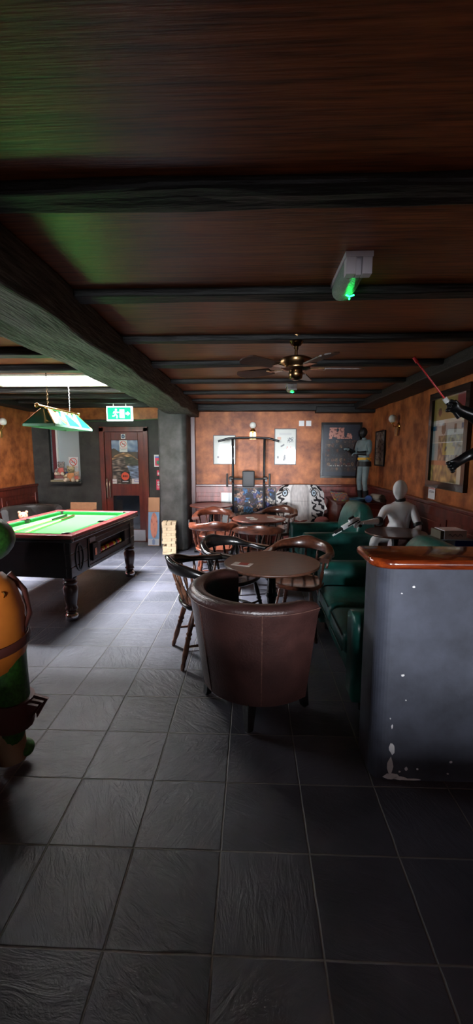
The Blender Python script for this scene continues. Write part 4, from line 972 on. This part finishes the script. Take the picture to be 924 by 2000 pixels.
# ------------------------------------------------------------------ wall lights, switches
def wall_light(label, loc, rz, plaque_mat=BRASS):
    t = thing('wall_light', label, 'wall light', loc, rz)
    MB().lathe([(.001, -.012), (.035, -.012), (.045, 0)], (0, 0, 0), 20, axis='y').build('back_plate', BRASS, t)
    MB().tube([(0, -.01, 0), (0, -.06, -.01), (0, -.08, .03)], .007, 8).lathe([(.02, .03), (.026, .045), (.02, .05)], (0, -.08, 0), 16).build('bracket', BRASS, t)
    MB().sphere((0, -.08, .095), .055, 20).build('globe', GLOBE, t)
    for x in (-.028, .028):
        MB().prism([(x-.024, -.13), (x+.024, -.13), (x+.024, -.03), (x+.012, -.005), (x-.012, -.005), (x-.024, -.03)], -.03, -.024, axis='y').build('brass_plaque', plaque_mat, t, bevel=.004)
    return t
wall_light('brass wall light with opal globe in the middle of back wall', (.015, 6.995, 1.87), 0, mat('brass_glare', (255, 226, 150), .3, emit=1.1))  # window reflection on the brass plaques, put in as a glow
wall_light('brass wall light with opal globe on the right wall', (1.945, 5.72, 1.87), -pi/2)
wall_light('brass wall light with opal globe at the left edge, left wall', (-3.695, 6.05, 1.87), pi/2)
for x, lb in ((.81, 'white switch plate high on back wall, left of the pair'), (.925, 'white switch plate high on back wall, right of the pair')):
    t = thing('switch_plate', lb, 'switch', (x, 6.995, 1.955)); MB().box(-.043, .043, -.01, 0, 0, .086).build('plate', WHITEP, t, bevel=.003); MB().box(-.012, .012, -.015, -.01, .028, .058).build('rocker', WHITEP, t, bevel=.002)
t = thing('wall_socket', 'small white socket low on the dark pillar', 'socket', (-1.0, 6.52, .36), pi/2); MB().box(-.035, .035, -.012, 0, 0, .11).build('plate', WHITEP, t, bevel=.003); MB().box(-.01, .01, -.016, -.012, .04, .07).build('rocker', WHITEP, t)
# ------------------------------------------------------------------ tiger-face chair
tg = thing('tiger_print_chair', 'white tiger face printed padded chair against the back wall', 'chair', (.78, 6.62, 0))
def tiger(u, v):
    x = abs(u-.47)*2; n = N3(u, v, 9)*.5; w_ = (226, 220, 216)
    d = sqrt(((x-.60)/.115)**2+((v-.80)/.085)**2)       # eyes
    if d < .30: return (20, 20, 26)
    if d < .75: return (190, 204, 214)
    if d < 1.12: return (22, 20, 24)
    if 1.3 < d+n*1.2 < 1.55 and v > .8: return (40, 36, 38)
    if x > .50:
        s = sin((v*1.1+x*.95+n*.55)*19); 
        if s > .22 and d > 1.3: return (34, 30, 34)
    if x < .40 and v > .12:
        sh = .5+.5*N3(u*4, v*1.2, 8, 3); k = .80+.22*sh-(.10 if .30 < x < .38 else 0); return (214*k, 204*k, 200*k)
    if x < .34 and v < .14 and abs(v-.05-.25*x) < .035: return (150, 84, 74)
    return w_
def tbend(u, v):
    U = (u-.5)*2; w_ = .38*(1 if v > .15 else .88+.8*v); 
    if v > .82: w_ *= 1-.9*(v-.82)**1.2*2
    x = U*w_; z = .40+.62*v-.03*abs(U)**3*(1 if v > .5 else -1)
    y = -.10+.10*U*U+.14*(v-.3)**2+.06*v-.035*cos(U*pi)*(.5 if v < .6 else .2)
    return (x, y, z)
o = paint('printed_back', .76, .62, 110, 90, tiger, tg, bend=tbend, thick=.12)
for md in o.modifiers: md.offset = -1
sub_ = o.modifiers.new('b', 'BEVEL'); sub_.width = .03; sub_.segments = 3; sub_.limit_method = 'ANGLE'
def tg2(u, v): return (34, 30, 34) if sin((v*2+u+N3(u, v, 5)*.5)*16) > .55 else (214, 208, 206)
paint('printed_seat', .6, .3, 40, 20, tg2, tg, bend=lambda u, v: ((u-.5)*.6, -.38+.26*v-.0, .40+.03*sin(pi*u)), thick=.12)
MB().box(-.28, .28, -.34, .12, .08, .30).build('base', mat('dusty_rose_cloth', (150, 84, 80), .8), tg, bevel=.03, seg=3)
for x in (-.22, .22):
    for y in (-.28, .06): MB().lathe([(.018, 0), (.022, .08)], (x, y, 0), 10).build('leg', BLACKW, tg)
o = MB().sphere((0, 0, 0), .11, 18, sc=(1, .8, .7)).build('cushion', MATS['dusty_rose_cloth'], loc=(1.02, 6.02, .53)); tag(o, 'round dusty rose cushion between the tiger chair and green armchair', 'cushion')
# ------------------------------------------------------------------ toys and books on the niche sill
def plush(label, loc, s, rz, c1, c2, ears='round'):
    t = thing('soft_toy', label, 'soft toy', loc, rz); t.scale = (s, s, s); m1 = mat('plush_%d_%d_%d' % c1, c1, .95, bump=.6, bscale=200); m2 = mat('plush_%d_%d_%d' % c2, c2, .95, bump=.6, bscale=200)
    b = MB(); b.sphere((0, 0, .07), .062, 16, sc=(1, .85, 1.15)); b.build('torso', m1, t)
    b = MB(); b.sphere((0, -.01, .165), .052, 16, sc=(1.05, .95, .95))
    for x in (-1, 1): b.sphere((x*.04, .0, .208), .02, 10)
    b.build('head', m2, t)
    MB().sphere((0, -.055, .155), .02, 10).build('muzzle', m2, t)
    b = MB(); b.sphere((0, -.074, .16), .007, 8).sphere((-.02, -.052, .178), .006, 8).sphere((.02, -.052, .178), .006, 8); b.build('eyes_and_nose', BLACKP, t)
    for x in (-1, 1):
        MB().tube([(x*.05, 0, .11), (x*.075, -.03, .08)], [.02, .022], 10).sphere((x*.078, -.034, .074), .022, 10).build('paw', m2, t)
        MB().tube([(x*.035, -.03, .03), (x*.05, -.08, .028)], [.028, .026], 10).sphere((x*.052, -.088, .03), .030, 10).build('foot', mat('cream_plush', (226, 206, 184), .95), t)
    return t
sz = NZ0
plush('pink and grey soft toy sitting on books on the niche sill', (-3.22, 6.98, sz+.105), 1.02, 0, (206, 110, 100), (150, 140, 134))
plush('small blue soft toy between the other toys on the sill', (-3.11, 7.0, sz+.08), .62, .2, (40, 80, 150), (60, 100, 160))
plush('large beige soft toy with orange belly on the sill', (-3.06, 6.985, sz), 1.18, .1, (206, 140, 92), (176, 160, 124))
plush('pink soft toy at the right end of the sill', (-2.945, 6.94, sz), .78, -.1, (208, 116, 104), (190, 160, 140))
for k, (w_, d_, h_, z, c_, lb, dx) in enumerate(((.27, .18, .03, 0, (150, 140, 110), 'tan book at the bottom of the pile on niche sill', 0), (.22, .15, .022, .031, (176, 170, 160), 'pale book in the middle of the pile on niche sill', .02), (.17, .13, .05, .054, (120, 70, 66), 'dark red thick book at top of the pile on niche sill', .02))):
    t = thing('book', lb, 'book', (-3.24+dx, 6.985, sz+z), .1*k); cm = mat('book_cover_%d' % k, c_, .6)
    MB().box(-w_/2, w_/2, -d_/2, -d_/2+.003, 0, h_).box(-w_/2, w_/2, -d_/2, d_/2, 0, .003).box(-w_/2, w_/2, -d_/2, d_/2, h_-.003, h_).build('cover', cm, t); MB().box(-w_/2+.004, w_/2-.004, -d_/2+.003, d_/2-.004, .003, h_-.003).build('pages', PAPER, t)
struct(MB().box(NX0-.02, NX1+.02, 6.90, 7.02, sz-.03, sz).build('trim_15', DARKPL), 'dark sill of the window niche')
plush('red and peach soft toy in the black corner tub chair', (-3.26, 5.78, .44), 1.15, .6, (190, 60, 48), (232, 160, 130))
# cardboard box behind pool table
t = thing('cardboard_box', 'open brown cardboard box behind the far end of the pool table', 'box', (-2.68, 6.35, 0))
b = MB(); w_, d_, h_ = .42, .32, .64
b.box(-w_/2, w_/2, -d_/2, -d_/2+.006, 0, h_).box(-w_/2, w_/2, d_/2-.006, d_/2, 0, h_).box(-w_/2, -w_/2+.006, -d_/2, d_/2, 0, h_).box(w_/2-.006, w_/2, -d_/2, d_/2, 0, h_).box(-w_/2, w_/2, -d_/2, d_/2, 0, .006).build('box_body', CARD, t)
MB().box(-w_/2, w_/2, -.002, .002, 0, .10, 0, Matrix.Translation((0, d_/2-.004, h_)) @ Matrix.Rotation(-.15, 4, 'X')).build('flap', CARD, t)
# tall blue picture box by the door
t = thing('tall_game_box', 'tall tan and blue printed box leaning beside the door', 'box', (-1.615, 6.70, 0), 0, rot=(radians(-9), 0, 0))
MB().box(-.095, .095, 0, .11, .0, .80).build('box_body', CARD, t, bevel=.003)
def bluebox(u, v):
    if v > .70: return (200, 150, 110) if v > .72+.02*N3(u, 0, 9) else (170, 120, 96)
    if v < .14: return (206, 214, 226) if (u-.5)**2+((v-.07)*2.2)**2 > .02 else (130, 150, 190)
    if ((u-.52)/.32)**2+((v-.42)/.27)**2 < 1:
        return (226, 150, 128) if N3(u, v, 9) > -.3 else (190, 110, 96)
    return (132, 176, 214)
paint('printed_front', .186, .785, 24, 80, bluebox, t, (0, -.002, .008), thick=.001)
# giant block tower
hb = .041; proto = None; rr = random.Random(3)
for L_ in range(12):
    for q in range(3):
        off = (q-1)*.0675; ang_ = (L_ % 2)*pi/2+rr.uniform(-.04, .04)+.1; jx = rr.uniform(-.006, .006)
        x, y = (off*sin(ang_)*-1, off*cos(ang_)) ; pos = (-1.245+x+jx, 6.20+y*1.0, L_*hb)
        if L_ in (3, 8) and q == 2: continue
        if proto is None:
            o = proto = MB().box(-.1, .1, -.0325, .0325, 0, .0405).build('wooden_block', PALEW, bevel=.003)
        else:
            o = proto.copy(); COL.objects.link(o)
        o.location = pos; o.rotation_euler = (0, 0, ang_)
        tag(o, 'pale wooden block in the stacked block tower beside the pillar', 'block', 'giant wooden blocks stacked in the tower')
# ------------------------------------------------------------------ light
def area(name, loc, rot, sx, sy, e, col):
    l = bpy.data.lights.new(name, 'AREA'); l.shape = 'RECTANGLE'; l.size = sx; l.size_y = sy; l.energy = e; l.color = col
    o = bpy.data.objects.new(name, l); COL.objects.link(o); o.location = loc; o.rotation_euler = rot; return o
area('roof_light_sky', ((SX0+SX1)/2, (SY0+SY1)/2, SZ+.03), (0, 0, 0), SX1-SX0-.02, SY1-SY0-.02, 1180, (.90, .94, 1))
for i, (a, b_, z0, z1) in enumerate(WB):
    area('window_sky', ((a+b_)/2, YB-.16, (z0+z1)/2), (pi/2, 0, 0), b_-a-.04, z1-z0-.04, [1800, 1250][i], (.88, .93, 1))
area('window_sky', (XL-.15, (LW[0]+LW[1])/2, (LW[2]+LW[3])/2), (0, -pi/2, 0), LW[3]-LW[2]-.04, LW[1]-LW[0]-.04, 45, (.88, .93, 1))  # sky for the added left wall window
wd = bpy.data.worlds.new('world'); scn.world = wd; wd.use_nodes = True
wd.node_tree.nodes['Background'].inputs[0].default_value = (.75, .85, 1, 1); wd.node_tree.nodes['Background'].inputs[1].default_value = 1.0
# ------------------------------------------------------------------ camera
cam = bpy.data.cameras.new('camera'); co = bpy.data.objects.new('camera', cam); COL.objects.link(co); scn.camera = co
Fp = 815.; pitch = atan(113/Fp); yaw = atan(30/(Fp/cos(pitch)))
cam.sensor_fit = 'VERTICAL'; cam.sensor_height = 36; cam.lens = Fp/2000*36; cam.clip_start = .02
co.location = (0, 0, 1.5); co.rotation_euler = (pi/2-pitch, 0, yaw)
scn.view_settings.view_transform = 'Standard'; scn.view_settings.look = 'None'; scn.view_settings.gamma = 1; scn.view_settings.exposure = 0.62
